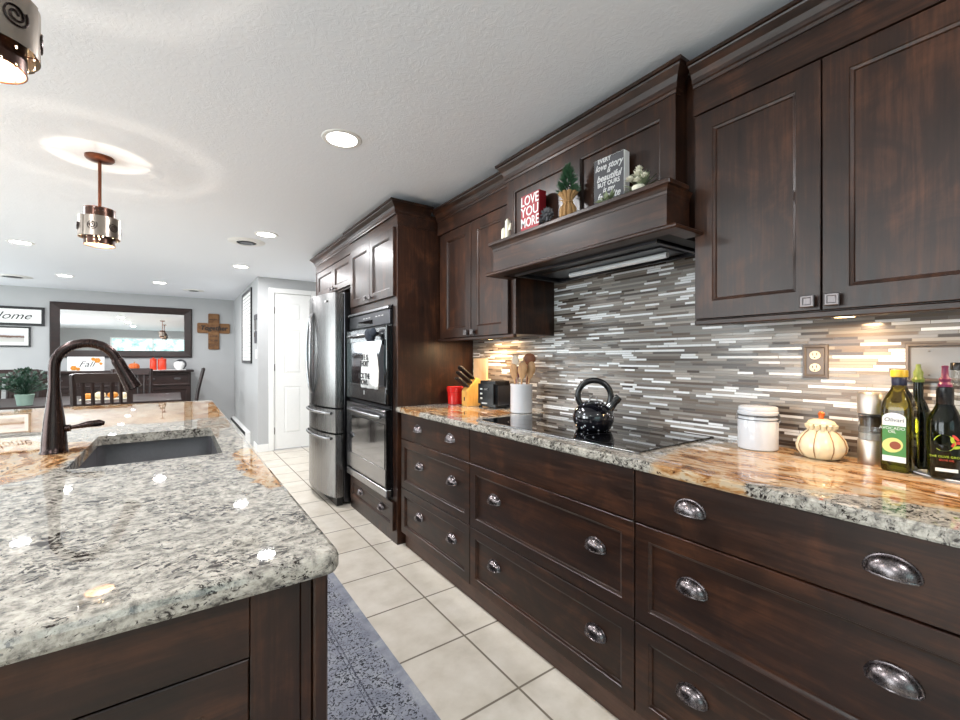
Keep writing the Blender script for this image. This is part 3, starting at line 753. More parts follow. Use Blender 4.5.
for o_, i_ in ((O[-1], I1), (O[0], I0)):
    for q in range(4):
        n1 = 7; s = q*n1
        for k in range(n1-1): bm.faces.new((o_[s+k], o_[s+k+1], i_[s+k+1], i_[s+k]))
        e = s+n1-1; nx = (s+n1) % len(o_); bm.faces.new((o_[e], o_[nx], i_[nx], i_[e]))
tag(obj('island_countertop', bm, M['granite_island'], None, False), 'speckled grey granite island countertop with orange veins around the sink', 'countertop')

L = (-0.4, 2.2, 0); isl = thing('kitchen_island', 'dark wood kitchen island base under the speckled granite top', 'kitchen island', L)
bx1, by0, by1, bx0 = 0.205, 0.735, 3.80, -0.72
bm = B()
box(bm, bx0, bx1-0.02, by0+0.021, by0+0.041, 0.0, 0.867); box(bm, bx0, bx0+0.02, by0+0.041, by1, 0, 0.867); box(bm, bx1-0.02, bx1, by0+0.041, by1, 0.09, 0.867); box(bm, bx0+0.02, bx1-0.02, by1-0.02, by1, 0, 0.867)
obj('body', bm, M['woodz'], isl, shift=L)
bm = B(); box(bm, bx0, 0.090, by0, by0+0.02, 0.768, 0.867, 0.001)
obj('top_rail', bm, M['woodx'], isl, shift=L)
obj('stile', fbox(0.091, 0.162, by0, by0+0.02, 0.0, 0.867, 0.001), M['woodz'], isl, shift=L)
bm = B(); box(bm, 0.1625, 0.1815, by0+0.004, by0+0.024, 0, 0.867, 0.002); box(bm, 0.1825, bx1, by0-0.004, by0+0.03, 0, 0.867, 0.003)
obj('corner_post', bm, M['woodz'], isl, shift=L)
obj('panel_door', framed(-0.36, 0.089, 0.10, 0.764, FY(by0+0.002), 0.058, 0.018), M['woodx'], isl, shift=L)
obj('panel_door', framed(-0.715, -0.364, 0.10, 0.764, FY(by0+0.002), 0.058, 0.018), M['woodx'], isl, shift=L)
obj('base_rail', fbox(bx0, 0.088, by0+0.0, by0+0.02, 0.0, 0.098), M['woodx'], isl, shift=L)

# sink (undermount)
L = ((SK[0]+SK[1])/2, (SK[2]+SK[3])/2, 0.65); bm = B()
s0, s1, s2, s3 = SK[0]-0.006, SK[1]+0.006, SK[2]-0.006, SK[3]+0.006
def rr_ring(bm, x0, x1, y0, y1, r, z): return [bm.verts.new((*p, z)) for p in rrect(x0, x1, y0, y1, r, 5)]
R = [rr_ring(bm, s0-0.02, s1+0.02, s2-0.02, s3+0.02, 0.03, 0.867), rr_ring(bm, s0, s1, s2, s3, 0.028, 0.867), rr_ring(bm, s0+0.004, s1-0.004, s2+0.004, s3-0.004, 0.03, 0.72), rr_ring(bm, s0+0.03, s1-0.03, s2+0.03, s3-0.03, 0.03, 0.69)]
for A, C_ in zip(R[:-1], R[1:]):
    for i in range(len(A)): bm.faces.new((A[i], A[(i+1) % len(A)], C_[(i+1) % len(A)], C_[i]))
bm.faces.new(R[-1])
sk = thing('sink', 'dark grey undermount sink set into the island top', 'sink', L)
o = obj('basin', bm, M['sinkmat'], sk, True, shift=L)
bm = lathe(B(), [(0, 0.0), (0.02, 0.0), (0.035, 0.004), (0.045, 0.004), (0.045, 0)], (L[0], L[1], 0.691)); obj('drain', bm, M['steel'], sk, True, shift=L)

# faucet
L = (-0.336, 2.0, ZC); fa = thing('kitchen_faucet', 'tall dark bronze gooseneck faucet standing beside the island sink', 'faucet', L)
bm = lathe(B(), [(0, 0), (0.037, 0), (0.037, 0.005), (0.034, 0.009), (0.033, 0.03), (0.031, 0.06), (0.027, 0.11), (0.022, 0.15), (0.018, 0.19), (0.0155, 0.215)], seg=28); obj('base_body', bm, M['bronze'], fa, True)
pts = [(0, 0, 0.20), (0, 0, 0.285)]; cx, cr, cz = 0.082, 0.082, 0.288
for i in range(1, 15):
    a = PI-(PI*0.90)*i/14; pts.append((cx+cr*math.cos(a), 0, cz+cr*math.sin(a)*0.98))
obj('spout', tube(B(), pts, 0.0155, 16), M['bronze'], fa, True)
e = Vector(pts[-1]); d = (Vector(pts[-1])-Vector(pts[-2])).normalized()
hp = [e, e+d*0.01, e+d*0.035, e+d*0.075, e+d*0.115, e+d*0.118]
obj('spray_head', tube(B(), hp, [0.0165, 0.0185, 0.0185, 0.022, 0.026, 0.022], 18), M['bronze'], fa, True)
bm = B(); tube(bm, [(0.018, 0, 0.078), (0.040, -0.002, 0.080)], 0.012, 12)
tube(bm, [(0.036, 0, 0.080), (0.058, 0, 0.083), (0.085, 0, 0.088), (0.115, 0, 0.090), (0.128, 0, 0.088)], [0.006, 0.007, 0.011, 0.012, 0.006], 12, flat=0.7)
obj('lever_handle', bm, M['bronze'], fa, True)
for v in ():
    pass

# cooktop
L = (1.5, 1.33, ZC); ck = thing('cooktop', 'black glass electric cooktop set into the granite counter', 'cooktop', L)
obj('glass_surface', fbox(1.252, 1.745, 0.870, 1.795, ZC+0.0005, ZC+0.006, 0.0015), M['blackgloss'], ck, shift=L)
bm = B(); box(bm, 1.240, 1.252, 0.862, 1.803, ZC+0.0003, ZC+0.0055, 0.001); obj('front_trim', bm, M['steely'], ck, shift=L)
for (x, y, rr) in ((1.38, 1.60, 0.075), (1.62, 1.60, 0.09), (1.38, 1.08, 0.10), (1.62, 1.08, 0.075), (1.50, 1.34, 0.06)):
    obj('burner_ring', lathe(B(), [(rr-0.002, ZC+0.0062), (rr, ZC+0.0064), (rr+0.001, ZC+0.0062)], (x, y, 0), 40), M['steeld'], ck, True, shift=L)

# ================================================================ RUG
rug = fbox(0.212, 0.726, -0.5, 3.3, 0.0005, 0.010, 0.003)
tag(obj('runner_rug', rug, M['rug']), 'distressed blue grey runner rug with dark speckled pattern beside the island', 'rug')

# ================================================================ CEILING LIGHTS
def down_light(x, y, label, first=[]):
    if not first:
        r = thing('recessed_light', label, 'ceiling light', (x, y, CEIL), group='recessed ceiling lights')
        obj('trim_ring', lathe(B(), [(0.070, -0.001), (0.072, -0.005), (0.090, -0.004), (0.094, 0), ], seg=36), M['white'], r, True)
        obj('diffuser', lathe(B(), [(0, -0.002), (0.071, -0.002)], seg=36), M['lampglow'], r)
        first.append(r)
    else:
        r = copy_tree(first[0]); r.location = (x, y, CEIL); r['label'] = label
    a = area('recessed_and_added_lamp', (x, y, CEIL-0.012), (0, 0, 0), 0.13, 0.13, 13.5, (0.99, 0.985, 1.0), 'DISK')
    return r
down_light(0.655, 2.10, 'recessed ceiling light nearest the camera, above the aisle')
down_light(0.628, 4.09, 'recessed ceiling light next to the round air vent above the refrigerator')
down_light(0.603, 5.68, 'recessed ceiling light just before the hallway corner with the white door')
down_light(-1.175, 5.66, 'recessed ceiling light at the far left, left of the pendant')
down_light(-1.18, 7.6, 'recessed ceiling light above the left end of the dining table')
down_light(-0.20, 7.55, 'recessed ceiling light above the mirror and red canisters')
# unseen lamps added to light the room; all but one carry on the rows
for (x, y) in ((0.64, -0.6), (-1.18, 3.8), (-1.18, 1.9), (-1.18, 0.0), (-2.6, 3.0)):
    area('recessed_and_added_lamp', (x, y, CEIL-0.012), (0, 0, 0), 0.13, 0.13, 13.5, (0.99, 0.985, 1.0), 'DISK')
def vent(x, y, r_, label):
    v = thing('ceiling_vent', label, 'vent', (x, y, CEIL))
    obj('flange', lathe(B(), [(r_*0.55, -0.012), (r_*0.6, -0.010), (r_, -0.004), (r_*1.03, 0)], seg=36), M['white'], v, True)
    obj('opening', lathe(B(), [(0, -0.004), (r_*0.56, -0.004)], seg=32), M['black'], v)
    obj('damper', lathe(B(), [(0, -0.016), (r_*0.36, -0.014), (r_*0.38, -0.011)], seg=32), M['steeld'], v, True)
vent(0.52, 4.45, 0.15, 'round white ceiling vent beside a recessed light'); vent(-1.74, 8.05, 0.18, 'round ceiling vent at the far left above the dining corner'); vent(0.215, 8.1, 0.14, 'round dark ceiling vent above the wooden cross')

# pendants
def pendant(loc, label, first=[]):
    if not first:
        r = thing('pendant_light', label, 'pendant light', loc, group='perforated pendants above the island')
        obj('canopy', lathe(B(), [(0, 0), (0.062, 0), (0.062, -0.008), (0.055, -0.016), (0.02, -0.024), (0, -0.024)], seg=36), M['copper'], r, True)
        obj('rod', tube(B(), [(0, 0, -0.02), (0, 0, -0.285)], 0.0075, 12), M['copper'], r, True)
        # inner cylinder, open above and below, with a slit behind the outer band
        b = B()
        for (za, zb_) in ((-0.253, -0.325), (-0.345, -0.49)):
            lathe(b, [(0.085, za), (0.085, zb_)], seg=40)
        o = obj('inner_shade', b, M['perf'], r, True)
        b = lathe(B(), [(0.0835, -0.49), (0.0835, -0.345)], seg=40); obj('inner_lamplight_paint', b, M['glow'], r, True)['label'] = 'bulb light painted in as pale perforated lining'
        b = B(); tube(b, [(-0.084, 0, -0.258), (0.084, 0, -0.258)], 0.003, 8); tube(b, [(0, -0.084, -0.258), (0, 0.084, -0.258)], 0.003, 8)
        tube(b, [(-0.112, 0, -0.44), (0.112, 0, -0.44)], 0.002, 8)
        obj('spider', b, M['copper'], r, True)
        for zz_ in (-0.253, -0.49): obj('rim', tube(B(), [(0.0845*math.cos(2*PI*i/36), 0.0845*math.sin(2*PI*i/36), zz_) for i in range(37)], 0.0022, 6, False), M['copper'], r, True)
        for k in range(6):
            a = 2*PI*k/6+0.25; rad = 0.115 if k % 2 else 0.1115; hw = PI/6+0.05
            b = B(); n = 10
            lathe(b, [(rad, -0.315), (rad, -0.445)], seg=n, ang0=a-hw, ang1=a+hw)
            p = obj('outer_plate', b, M['shade'], r, True)
            b = lathe(B(), [(rad-0.0015, -0.316), (rad-0.0015, -0.444)], seg=n, ang0=a-hw, ang1=a+hw); obj('plate_lamplight_paint', b, M['glow2'], p, True)  # bulb light painted on the plate's back as a pale layer
            b = B(); pts = []
            for i in range(40):
                th = i/39*4.2*PI; q = 0.006+0.024*i/39
                u = q*math.cos(th)/rad; v = q*math.sin(th)
                pts.append(((rad+0.002)*math.cos(a+u), (rad+0.002)*math.sin(a+u), -0.380+v))
            tube(b, pts, 0.0026, 6); obj('swirl_ornament', b, M['bronze'], p, True)
        b = B(); bmesh.ops.create_icosphere(b, subdivisions=3, radius=0.022, matrix=Matrix.Translation((0, 0, -0.415)))
        obj('bulb', b, M['bulb'], r, True)
        obj('socket', tube(B(), [(0, 0, -0.258), (0, 0, -0.30), (0, 0, -0.355)], [0.008, 0.015, 0.015], 14), M['copper'], r, True)
        for c in kids(r):
            if c.name.split('.')[0] in ('canopy', 'rod'): continue
            for o in [c]+kids(c):
                for v in o.data.vertices: v.co = Vector((v.co.x*0.76, v.co.y*0.76, -0.372+(v.co.z+0.372)*0.80))
        first.append(r)
    else:
        r = copy_tree(first[0]); r.location = loc; r['label'] = label
    return r
for (p, lab) in (((-0.335, 3.03, CEIL), 'perforated metal pendant light hanging whole in view above the island sink end'), ((-0.325, 1.30, CEIL), 'perforated metal pendant light cut off at the top left corner, nearest the camera')):
    pendant(p, lab)
    pl = bpy.data.lights.new('pendant_lamp', 'POINT'); pl.energy = 4.0; pl.color = (1.0, 0.86, 0.70); pl.shadow_soft_size = 0.008
    po = bpy.data.objects.new('pendant_lamp', pl); po.location = (p[0], p[1], p[2]-0.386); COL.objects.link(po)

# under-cabinet pucks
def puck(x, y, zc, label, power):
    r = thing('puck_light', label, 'under-cabinet light', (x, y, zc), group=None)
    obj('ring', lathe(B(), [(0.028, -0.010), (0.034, -0.010), (0.036, -0.004), (0.036, 0)], seg=24), M['steel'], r, True)
    obj('lens', lathe(B(), [(0, -0.008), (0.0285, -0.008)], seg=24), M['puckglow'], r)
    area('puck_lamp', (x, y, zc-0.016), (0, 0, 0), 0.05, 0.05, power, (1.0, 0.66, 0.36), 'DISK')
puck(1.63, 0.43, 1.352, 'small round puck light under the right wall cabinet, above the outlet', 1.3)
puck(1.66, 2.25, 1.352, 'small round puck light under the left wall cabinet, above the knife block', 2.8)
area('puck_lamp', (1.63, 0.02, 1.33), (0, 0, 0), 0.05, 0.05, 1.3, (1.0, 0.70, 0.42), 'DISK')

# ================================================================ WALL PLATES
L = (WX-0.008, 0.546, 1.21); r = thing('wall_outlet', 'pewter framed ivory double outlet on the mosaic backsplash', 'outlet', L)
obj('plate', rings(B(), -0.037, 0.037, -0.057, 0.057, [(0, 0), (0.002, -0.006), (0.008, -0.007), (0.012, -0.003), (0.014, -0.004)], lambda u, v, d: (d, u, v)), M['plate'], r)
for zz_ in (0.021, -0.021):
    b = lathe(B(), [(0, 0.0), (0.015, 0.0), (0.016, -0.004)], seg=24)
    for v in b.verts: v.co = Vector((-0.007+v.co.z*-0.5, v.co.x, v.co.y*0.9+zz_))
    s = obj('receptacle', b, M['ivory'], r, True)
    b = B(); box(b, -0.0085, -0.0068, -0.0065, -0.0045, zz_-0.001, zz_+0.008); box(b, -0.0085, -0.0068, 0.0045, 0.0065, zz_-0.001, zz_+0.007); box(b, -0.0085, -0.0068, -0.002, 0.002, zz_-0.010, zz_-0.006)
    obj('slots', b, M['ink'], s)
L = (WX-0.008, 0.17, 1.207); r = thing('wall_plate', 'wide pewter framed metal wall plate on the backsplash behind the oil bottles', 'wall plate', L)
obj('frame', rings(B(), -0.155, 0.155, -0.057, 0.057, [(0, 0), (0.002, -0.006), (0.007, -0.007), (0.010, -0.003), (0.013, -0.0025)], lambda u, v, d: (d, u, v)), M['plate'], r)
pf = obj('face_plate', fbox(-0.0035, -0.0026, -0.142, 0.142, -0.044, 0.044), M['palemetal'], r)
for k in range(4):
    yy = -0.105+k*0.07
    for zz_ in (0.034, -0.034):
        b = lathe(B(), [(0, -0.0015), (0.003, -0.001), (0.003, 0)], seg=10)
        for v in b.verts: v.co = Vector((-0.0035+v.co.z, yy+v.co.x, zz_+v.co.y))
        obj('screw', b, M['hinge'], pf)

# ================================================================ COUNTER ITEMS
def canister():
    L = (1.665, 0.665, ZC); r = thing('clamp_canister', 'white ceramic canister with wire clamp lid beside the garlic shaped jar', 'canister', L)
    obj('jar', lathe(B(), [(0, 0), (0.062, 0), (0.067, 0.004), (0.068, 0.01), (0.068, 0.105), (0.066, 0.112), (0.066, 0.118)], seg=40), M['ceramic'], r, True)
    obj('seal', lathe(B(), [(0.064, 0.117), (0.068, 0.119), (0.068, 0.123), (0.064, 0.125)], seg=40), M['steel'], r, True)
    obj('lid', lathe(B(), [(0.067, 0.124), (0.069, 0.127), (0.069, 0.135), (0.066, 0.138), (0.067, 0.142), (0.066, 0.150), (0.058, 0.154), (0, 0.155)], seg=40), M['ceramic'], r, True)
    b = B(); ring = lambda z, rr: [(rr*math.cos(2*PI*i/40), rr*math.sin(2*PI*i/40), z) for i in range(41)]
    tube(b, ring(0.121, 0.0695), 0.0014, 6, False); tube(b, ring(0.108, 0.0695), 0.0014, 6, False)
    for s in (-1, 1):
        tube(b, [(-0.008, s*0.068, 0.108), (-0.01, s*0.078, 0.10), (0.0, s*0.078, 0.118), (0.0, s*0.070, 0.132)], 0.0016, 6)
    obj('wire_clamp', b, M['hinge'], r, True)
    r.scale = (0.90, 0.90, 0.97); r.location.y = 0.68
canister()
L = (1.672, 0.50, ZC); r = thing('garlic_jar', 'cream ceramic garlic keeper shaped like a bulb of garlic', 'jar', L)
obj('bulb_body', lathe(B(), [(0, 0), (0.05, 0), (0.066, 0.008), (0.079, 0.028), (0.081, 0.042), (0.074, 0.062), (0.058, 0.080), (0.044, 0.090), (0.038, 0.098)], seg=80, ribs=8, ribd=0.05), M['cream'], r, True)
b = B()
for k in range(8):
    a = 2*PI*(k+0)/8; pts = [(q*0.955*math.cos(a), q*0.955*math.sin(a), z) for q, z in ((0.064, 0.006), (0.080, 0.028), (0.082, 0.042), (0.075, 0.062), (0.059, 0.080), (0.045, 0.090))]
    tube(b, pts, 0.0016, 6)
obj('grooves', b, M['creamline'], r, True)
b = B()
for k in range(14):
    a = 2*PI*k/14; tube(b, [(0.037*math.cos(a), 0.037*math.sin(a), 0.092), (0.043*math.cos(a), 0.043*math.sin(a), 0.102), (0.047*math.cos(a), 0.047*math.sin(a), 0.110)], [0.006, 0.009, 0.007], 8)
obj('leafy_collar', b, M['cream'], r, True)
obj('lid', lathe(B(), [(0.040, 0.105), (0.046, 0.112), (0.040, 0.120), (0.02, 0.126), (0, 0.127)], seg=32), M['cream'], r, True)
b = B(); tube(b, [(0, 0, 0.124), (0, 0, 0.132), (0.002, 0, 0.142), (0.004, 0, 0.148)], [0.010, 0.008, 0.012, 0.007], 12); obj('stem_knob', b, M['orange'], r, True)
b = B()
for a in (3.5, 4.35): b2 = bmesh.ops.create_icosphere(b, subdivisions=2, radius=0.0028, matrix=Matrix.Translation((0.0665*math.cos(a), 0.0665*math.sin(a), 0.066)))
obj('vent_hole', b, M['ink'], r)
r.scale = (0.82, 0.82, 0.98)

L = (1.715, 0.388, ZC); r = thing('salt_pepper_grinder', 'tall steel and glass salt and pepper grinder left of the avocado oil', 'grinder', L)
obj('base', lathe(B(), [(0, 0), (0.032, 0), (0.033, 0.003), (0.033, 0.068), (0.030, 0.072)], seg=32), M['satin'], r, True)
obj('glass_tube', lathe(B(), [(0.030, 0.070), (0.031, 0.072), (0.031, 0.148), (0.029, 0.150), (0.029, 0.147), (0.029, 0.073)], seg=32), M['clear'], r, True)
obj('salt', lathe(B(), [(0, 0.0725), (0.0278, 0.0725), (0.0278, 0.092), (0, 0.094)], seg=24), M['salt'], r, True)
obj('peppercorns', lathe(B(), [(0, 0.112), (0.0278, 0.112), (0.0278, 0.138), (0, 0.143)], seg=24), M['pepper'], r, True)
obj('cap', lathe(B(), [(0.030, 0.149), (0.034, 0.151), (0.034, 0.208), (0.030, 0.213), (0, 0.214)], seg=32), M['satin'], r, True)

tag(obj('bottle_tray', lathe(B(), [(0, 0), (0.058, 0), (0.064, 0.006), (0.062, 0.008), (0.056, 0.003), (0, 0.003)], seg=48, sy=2.0), M['ceramic'], None, True, loc=(1.665, 0.165, ZC)), 'thin white tray under the dark oil bottle', 'tray')
# avocado oil: squarish green bottle
L = (1.665, 0.318, ZC); r = thing('avocado_oil_bottle', 'green avocado oil bottle with yellow cap and avocado label', 'bottle', L, rotz=-0.12)
def sqbottle(bm, prof, n=40, pw=4.0):
    rs = []
    for (q, z, p) in prof:
        ring = []
        for i in range(n):
            a = 2*PI*i/n+PI/4*0; c, s = math.cos(a), math.sin(a); k = (abs(c)**p+abs(s)**p)**(-1.0/p)
            ring.append(bm.verts.new((q*k*c, q*k*s, z)))
        rs.append(ring)
    for A, C_ in zip(rs[:-1], rs[1:]):
        for i in range(n): bm.faces.new((A[i], A[(i+1) % n], C_[(i+1) % n], C_[i]))
    bm.faces.new(rs[0]); bm.faces.new(rs[-1]); return bm
obj('glass_body', sqbottle(B(), [(0.031, 0, 5), (0.034, 0.004, 5), (0.034, 0.170, 5), (0.032, 0.190, 4.5), (0.026, 0.210, 3.4), (0.018, 0.228, 2.5), (0.0150, 0.242, 2), (0.0145, 0.266, 2)]), M['oilglass'], r, True)
obj('neck_band', lathe(B(), [(0.0158, 0.240), (0.0162, 0.241), (0.0162, 0.263), (0.0155, 0.264)], seg=24), M['navy'], r, True)
obj('cap', lathe(B(), [(0.0155, 0.262), (0.0185, 0.264), (0.0185, 0.281), (0.017, 0.283), (0, 0.283)], seg=28), M['yellowcap'], r, True)
lb = obj('label', fbox(-0.0352, -0.0342, -0.025, 0.025, 0.03, 0.155, 0.0003), M['label_green'], r); lb['label'] = 'green front label'
b = B(); prism(b, [(-0.025, 0.128)]+[(0.025*math.cos(PI-PI*i/12), 0.148+0.016*math.sin(PI*i/12)) for i in range(13)]+[(0.025, 0.128)], -0.0358, -0.0351, lambda u, v, d: (d, u, v)); obj('white_banner', b, M['label_white'], lb)
obj('lower_banner', fbox(-0.0358, -0.0351, -0.025, 0.025, 0.028, 0.044), M['label_white'], lb)
text('brand_lettering', 'Olivari', 0.0155, M['navy'], lb, (-0.0362, 0, 0.144), ROT_NX, 0.0002, 0.15)
text('small_lettering', 'AVOCADO\nOIL', 0.011, M['label_white'], lb, (-0.0358, 0.004, 0.116), ROT_NX, 0.0002)
def disc(bm, x, cy, cz, ry, rz, th=0.0004, n=24, rot=0.0): return prism(bm, [(cy+ry*math.cos(2*PI*i/n)*math.cos(rot)-rz*math.sin(2*PI*i/n)*math.sin(rot), cz+ry*math.cos(2*PI*i/n)*math.sin(rot)+rz*math.sin(2*PI*i/n)*math.cos(rot)) for i in range(n)], x, x+th, lambda u, v, d: (d, u, v))
obj('avocado_picture', disc(B(), -0.0360, 0.003, 0.074, 0.023, 0.020, rot=-0.5), M['avocado'], lb)
obj('avocado_pit_picture', disc(B(), -0.0365, -0.003, 0.074, 0.012, 0.011), M['pit'], lb)
# dark bottle with leaf emblem
def round_bottle(name, label, x, y, mat, R_, hs, hn, ht, rn, neck_mat, cap=None, rotz=0.0):
    r = thing(name, label, 'bottle', (x, y, ZC+(0.0035 if abs(x-1.665) < 0.06 and y < 0.28 else 0)), rotz=rotz)
    obj('glass_body', lathe(B(), [(0, 0), (R_*0.94, 0), (R_, 0.005), (R_, hs), (R_*0.93, hs+0.018), (R_*0.62, hs+0.042), (rn, hn), (rn, ht), (0, ht)], seg=36), mat, r, True)
    return r
r = round_bottle('infused_oil_bottle', 'dark oil bottle with round leaf emblem and red pourer, right of the avocado oil', 1.640, 0.226, M['darkglass'], 0.033, 0.140, 0.200, 0.235, 0.014, None, rotz=0.22)
obj('neck_sleeve', lathe(B(), [(0.0150, 0.185), (0.0165, 0.187), (0.0165, 0.236), (0.014, 0.238)], seg=24), M['black'], r, True)
b = B(); lathe(b, [(0, 0.236), (0.013, 0.236), (0.014, 0.244), (0.010, 0.250), (0.012, 0.258), (0.007, 0.264), (0.006, 0.285), (0.007, 0.292), (0, 0.294)], seg=20); obj('pour_spout', b, M['purple'], r, True)
em = obj('emblem_ring', tube(B(), [(-0.0338+0.006*abs(math.sin(0.3+5.2*i/30))**8, 0.004+0.019*math.cos(0.3+5.2*i/30), 0.095+0.021*math.sin(0.3+5.2*i/30)) for i in range(31)], 0.0009, 6), M['limeprint'], r, True)
b = B()
for k, (cy, cz, ro) in enumerate(((-0.016, 0.110, 0.9), (-0.022, 0.098, 0.2), (-0.014, 0.094, 2.2))): disc(b, -0.0334, cy, cz, 0.009, 0.0035, 0.0012, 14, ro)
obj('leaf_emblem', b, M['redprint'], r)
b = B()
for k, (cy, cz, ro) in enumerate(((-0.010, 0.104, 1.5), (-0.018, 0.086, 2.8))): disc(b, -0.0338, cy, cz, 0.008, 0.0035, 0.0012, 14, ro)
obj('leaf_emblem', b, M['limeprint'], r)
text('label_lettering', 'THE OLIVE GROVE', 0.0075, M['limeprint'], r, (-0.0337, 0, 0.060), ROT_NX, 0.0004)
text('label_lettering', 'OLIVE OIL', 0.006, M['redprint'], r, (-0.0337, 0, 0.051), ROT_NX, 0.0004)
obj('lower_label', fbox(-0.0338, -0.0300, -0.020, 0.020, 0.022, 0.030), M['label_white'], r)
r = round_bottle('oil_bottle', 'slim dark bottle with green pourer behind the avocado oil', 1.725, 0.290, M['darkglass'], 0.026, 0.150, 0.205, 0.248, 0.011, None)
obj('pourer', lathe(B(), [(0, 0.248), (0.012, 0.248), (0.014, 0.256), (0.010, 0.262), (0.011, 0.276), (0.006, 0.286), (0.005, 0.298), (0, 0.30)], seg=20), M['leafprint'], r, True)['label'] = 'green pourer'
r = round_bottle('vinegar_bottle', 'clear glass bottle with dark cap, rearmost at the right edge', 1.725, 0.212, M['clear'], 0.030, 0.160, 0.215, 0.285, 0.014, None)
obj('cap', lathe(B(), [(0.014, 0.283), (0.0165, 0.284), (0.0165, 0.302), (0.015, 0.304), (0, 0.304)], seg=24), M['black'], r, True)
obj('paper_label', lathe(B(), [(0.0304, 0.05), (0.0306, 0.051), (0.0306, 0.17), (0.0304, 0.171)], seg=24), M['label_white'], r, True)

# kettle
L = (1.49, 1.262, ZC+0.0065); r = thing('tea_kettle', 'round black speckled enamel tea kettle standing on the cooktop', 'kettle', L, rotz=-0.95)
obj('pot', lathe(B(), [(0, 0), (0.066, 0), (0.074, 0.006), (0.086, 0.035), (0.089, 0.055), (0.084, 0.078), (0.068, 0.100), (0.048, 0.112), (0.044, 0.114)], seg=48), M['kettle'], r, True)
obj('lid', lathe(B(), [(0.046, 0.113), (0.046, 0.117), (0.03, 0.124), (0, 0.127)], seg=36), M['kettle'], r, True)
obj('lid_handle', tube(B(), [(-0.018, 0, 0.122), (-0.014, 0, 0.138), (0, 0, 0.143), (0.014, 0, 0.138), (0.018, 0, 0.122)], 0.0035, 10), M['steel'], r, True)
b = B(); tube(b, [(0.060, 0, 0.085), (0.082, 0, 0.112), (0.092, 0, 0.126)], [0.024, 0.017, 0.016], 18); obj('spout', b, M['kettle'], r, True)
b = B(); tube(b, [(0.090, 0, 0.124), (0.098, 0, 0.134), (0.108, 0, 0.145)], [0.018, 0.019, 0.015], 18); obj('spout_cap', b, M['black'], r, True)
pts = [(0.004+0.070*math.cos(PI*1.26-PI*1.48*i/24), 0, 0.145+0.068*math.sin(PI*1.26-PI*1.48*i/24)) for i in range(25)]
obj('handle', tube(B(), pts, [0.009]+[0.0125]*23+[0.009], 12, flat=0.85), M['black'], r, True)

# crock with utensils
L = (1.645, 1.925, ZC); r = thing('utensil_crock', 'white ceramic crock filled with wooden spoons behind the cooktop', 'crock', L)
obj('pot', lathe(B(), [(0, 0), (0.058, 0), (0.063, 0.004), (0.064, 0.01), (0.064, 0.155), (0.066, 0.160), (0.066, 0.167), (0.062, 0.168), (0.060, 0.16), (0.060, 0.012), (0, 0.012)], seg=40), M['ceramic'], r, True)
def utensil(kind, mat, label, ang, tilt, length, hw, hl, off=(0, 0), name='wooden_spoon'):
    b = B(); n = len
    tube(b, [(0, 0, 0.012), (0, 0, length*0.5), (0, 0, length-hl)], [0.0055, 0.005, 0.0055], 8)
    z0 = length-hl
    if kind == 'spoon': prof = [(0.005, z0-0.004), (hw*0.6, z0+hl*0.15), (hw, z0+hl*0.45), (hw*0.95, z0+hl*0.7), (hw*0.6, z0+hl*0.93), (0, z0+hl)]
    else: prof = [(0.005, z0-0.004), (hw*0.8, z0+hl*0.2), (hw, z0+hl*0.5), (hw, z0+hl*0.95), (hw*0.8, z0+hl), (0, z0+hl)]
    lathe(b, prof, seg=16, sx=0.18)
    o = obj(name, b, mat, None, True); tag(o, label, 'kitchen utensil', None)
    d = Vector((math.sin(tilt)*math.cos(ang), math.sin(tilt)*math.sin(ang), math.cos(tilt)))
    q = Vector((0, 0, 1)).rotation_difference(d)
    o.rotation_mode = 'QUATERNION'; o.rotation_quaternion = q @ Matrix.Rotation(0.6-PI/2*0, 4, 'Z').to_quaternion()
    o.location = (L[0]+off[0], L[1]+off[1], ZC+0.013)
    return o
utensil('spoon', M['pale'], 'pale tall spoon standing leftmost in the white crock', 1.9, 0.13, 0.325, 0.022, 0.07, (0, 0.005))
utensil('spat', M['purple'], 'plum coloured spatula leaning left behind the white crock rim', 2.0, 0.24, 0.26, 0.024, 0.08, (0.025, 0.012), 'spatula')
utensil('spoon', M['spoon'], 'long handled wooden spoon in front at the left of the crock', 2.3, 0.10, 0.275, 0.024, 0.095, (-0.025, 0.004))
utensil('spoon', M['spoondark'], 'dark ladle spoon, tallest in the white crock', -1.1, 0.12, 0.335, 0.036, 0.07, (0.012, -0.008), 'ladle')
utensil('spoon', M['spoon'], 'pale brown wooden spoon front right of the crock', -1.7, 0.12, 0.285, 0.028, 0.10, (-0.024, -0.014))
utensil('spat', M['spoon'], 'flat wooden spatula at the back of the white crock', 0.2, 0.04, 0.315, 0.024, 0.085, (0.034, -0.004), 'wooden_spatula')
utensil('spoon', M['spoon'], 'wooden spoon leaning rightmost out of the crock', -1.2, 0.17, 0.29, 0.026, 0.10, (-0.002, -0.030))

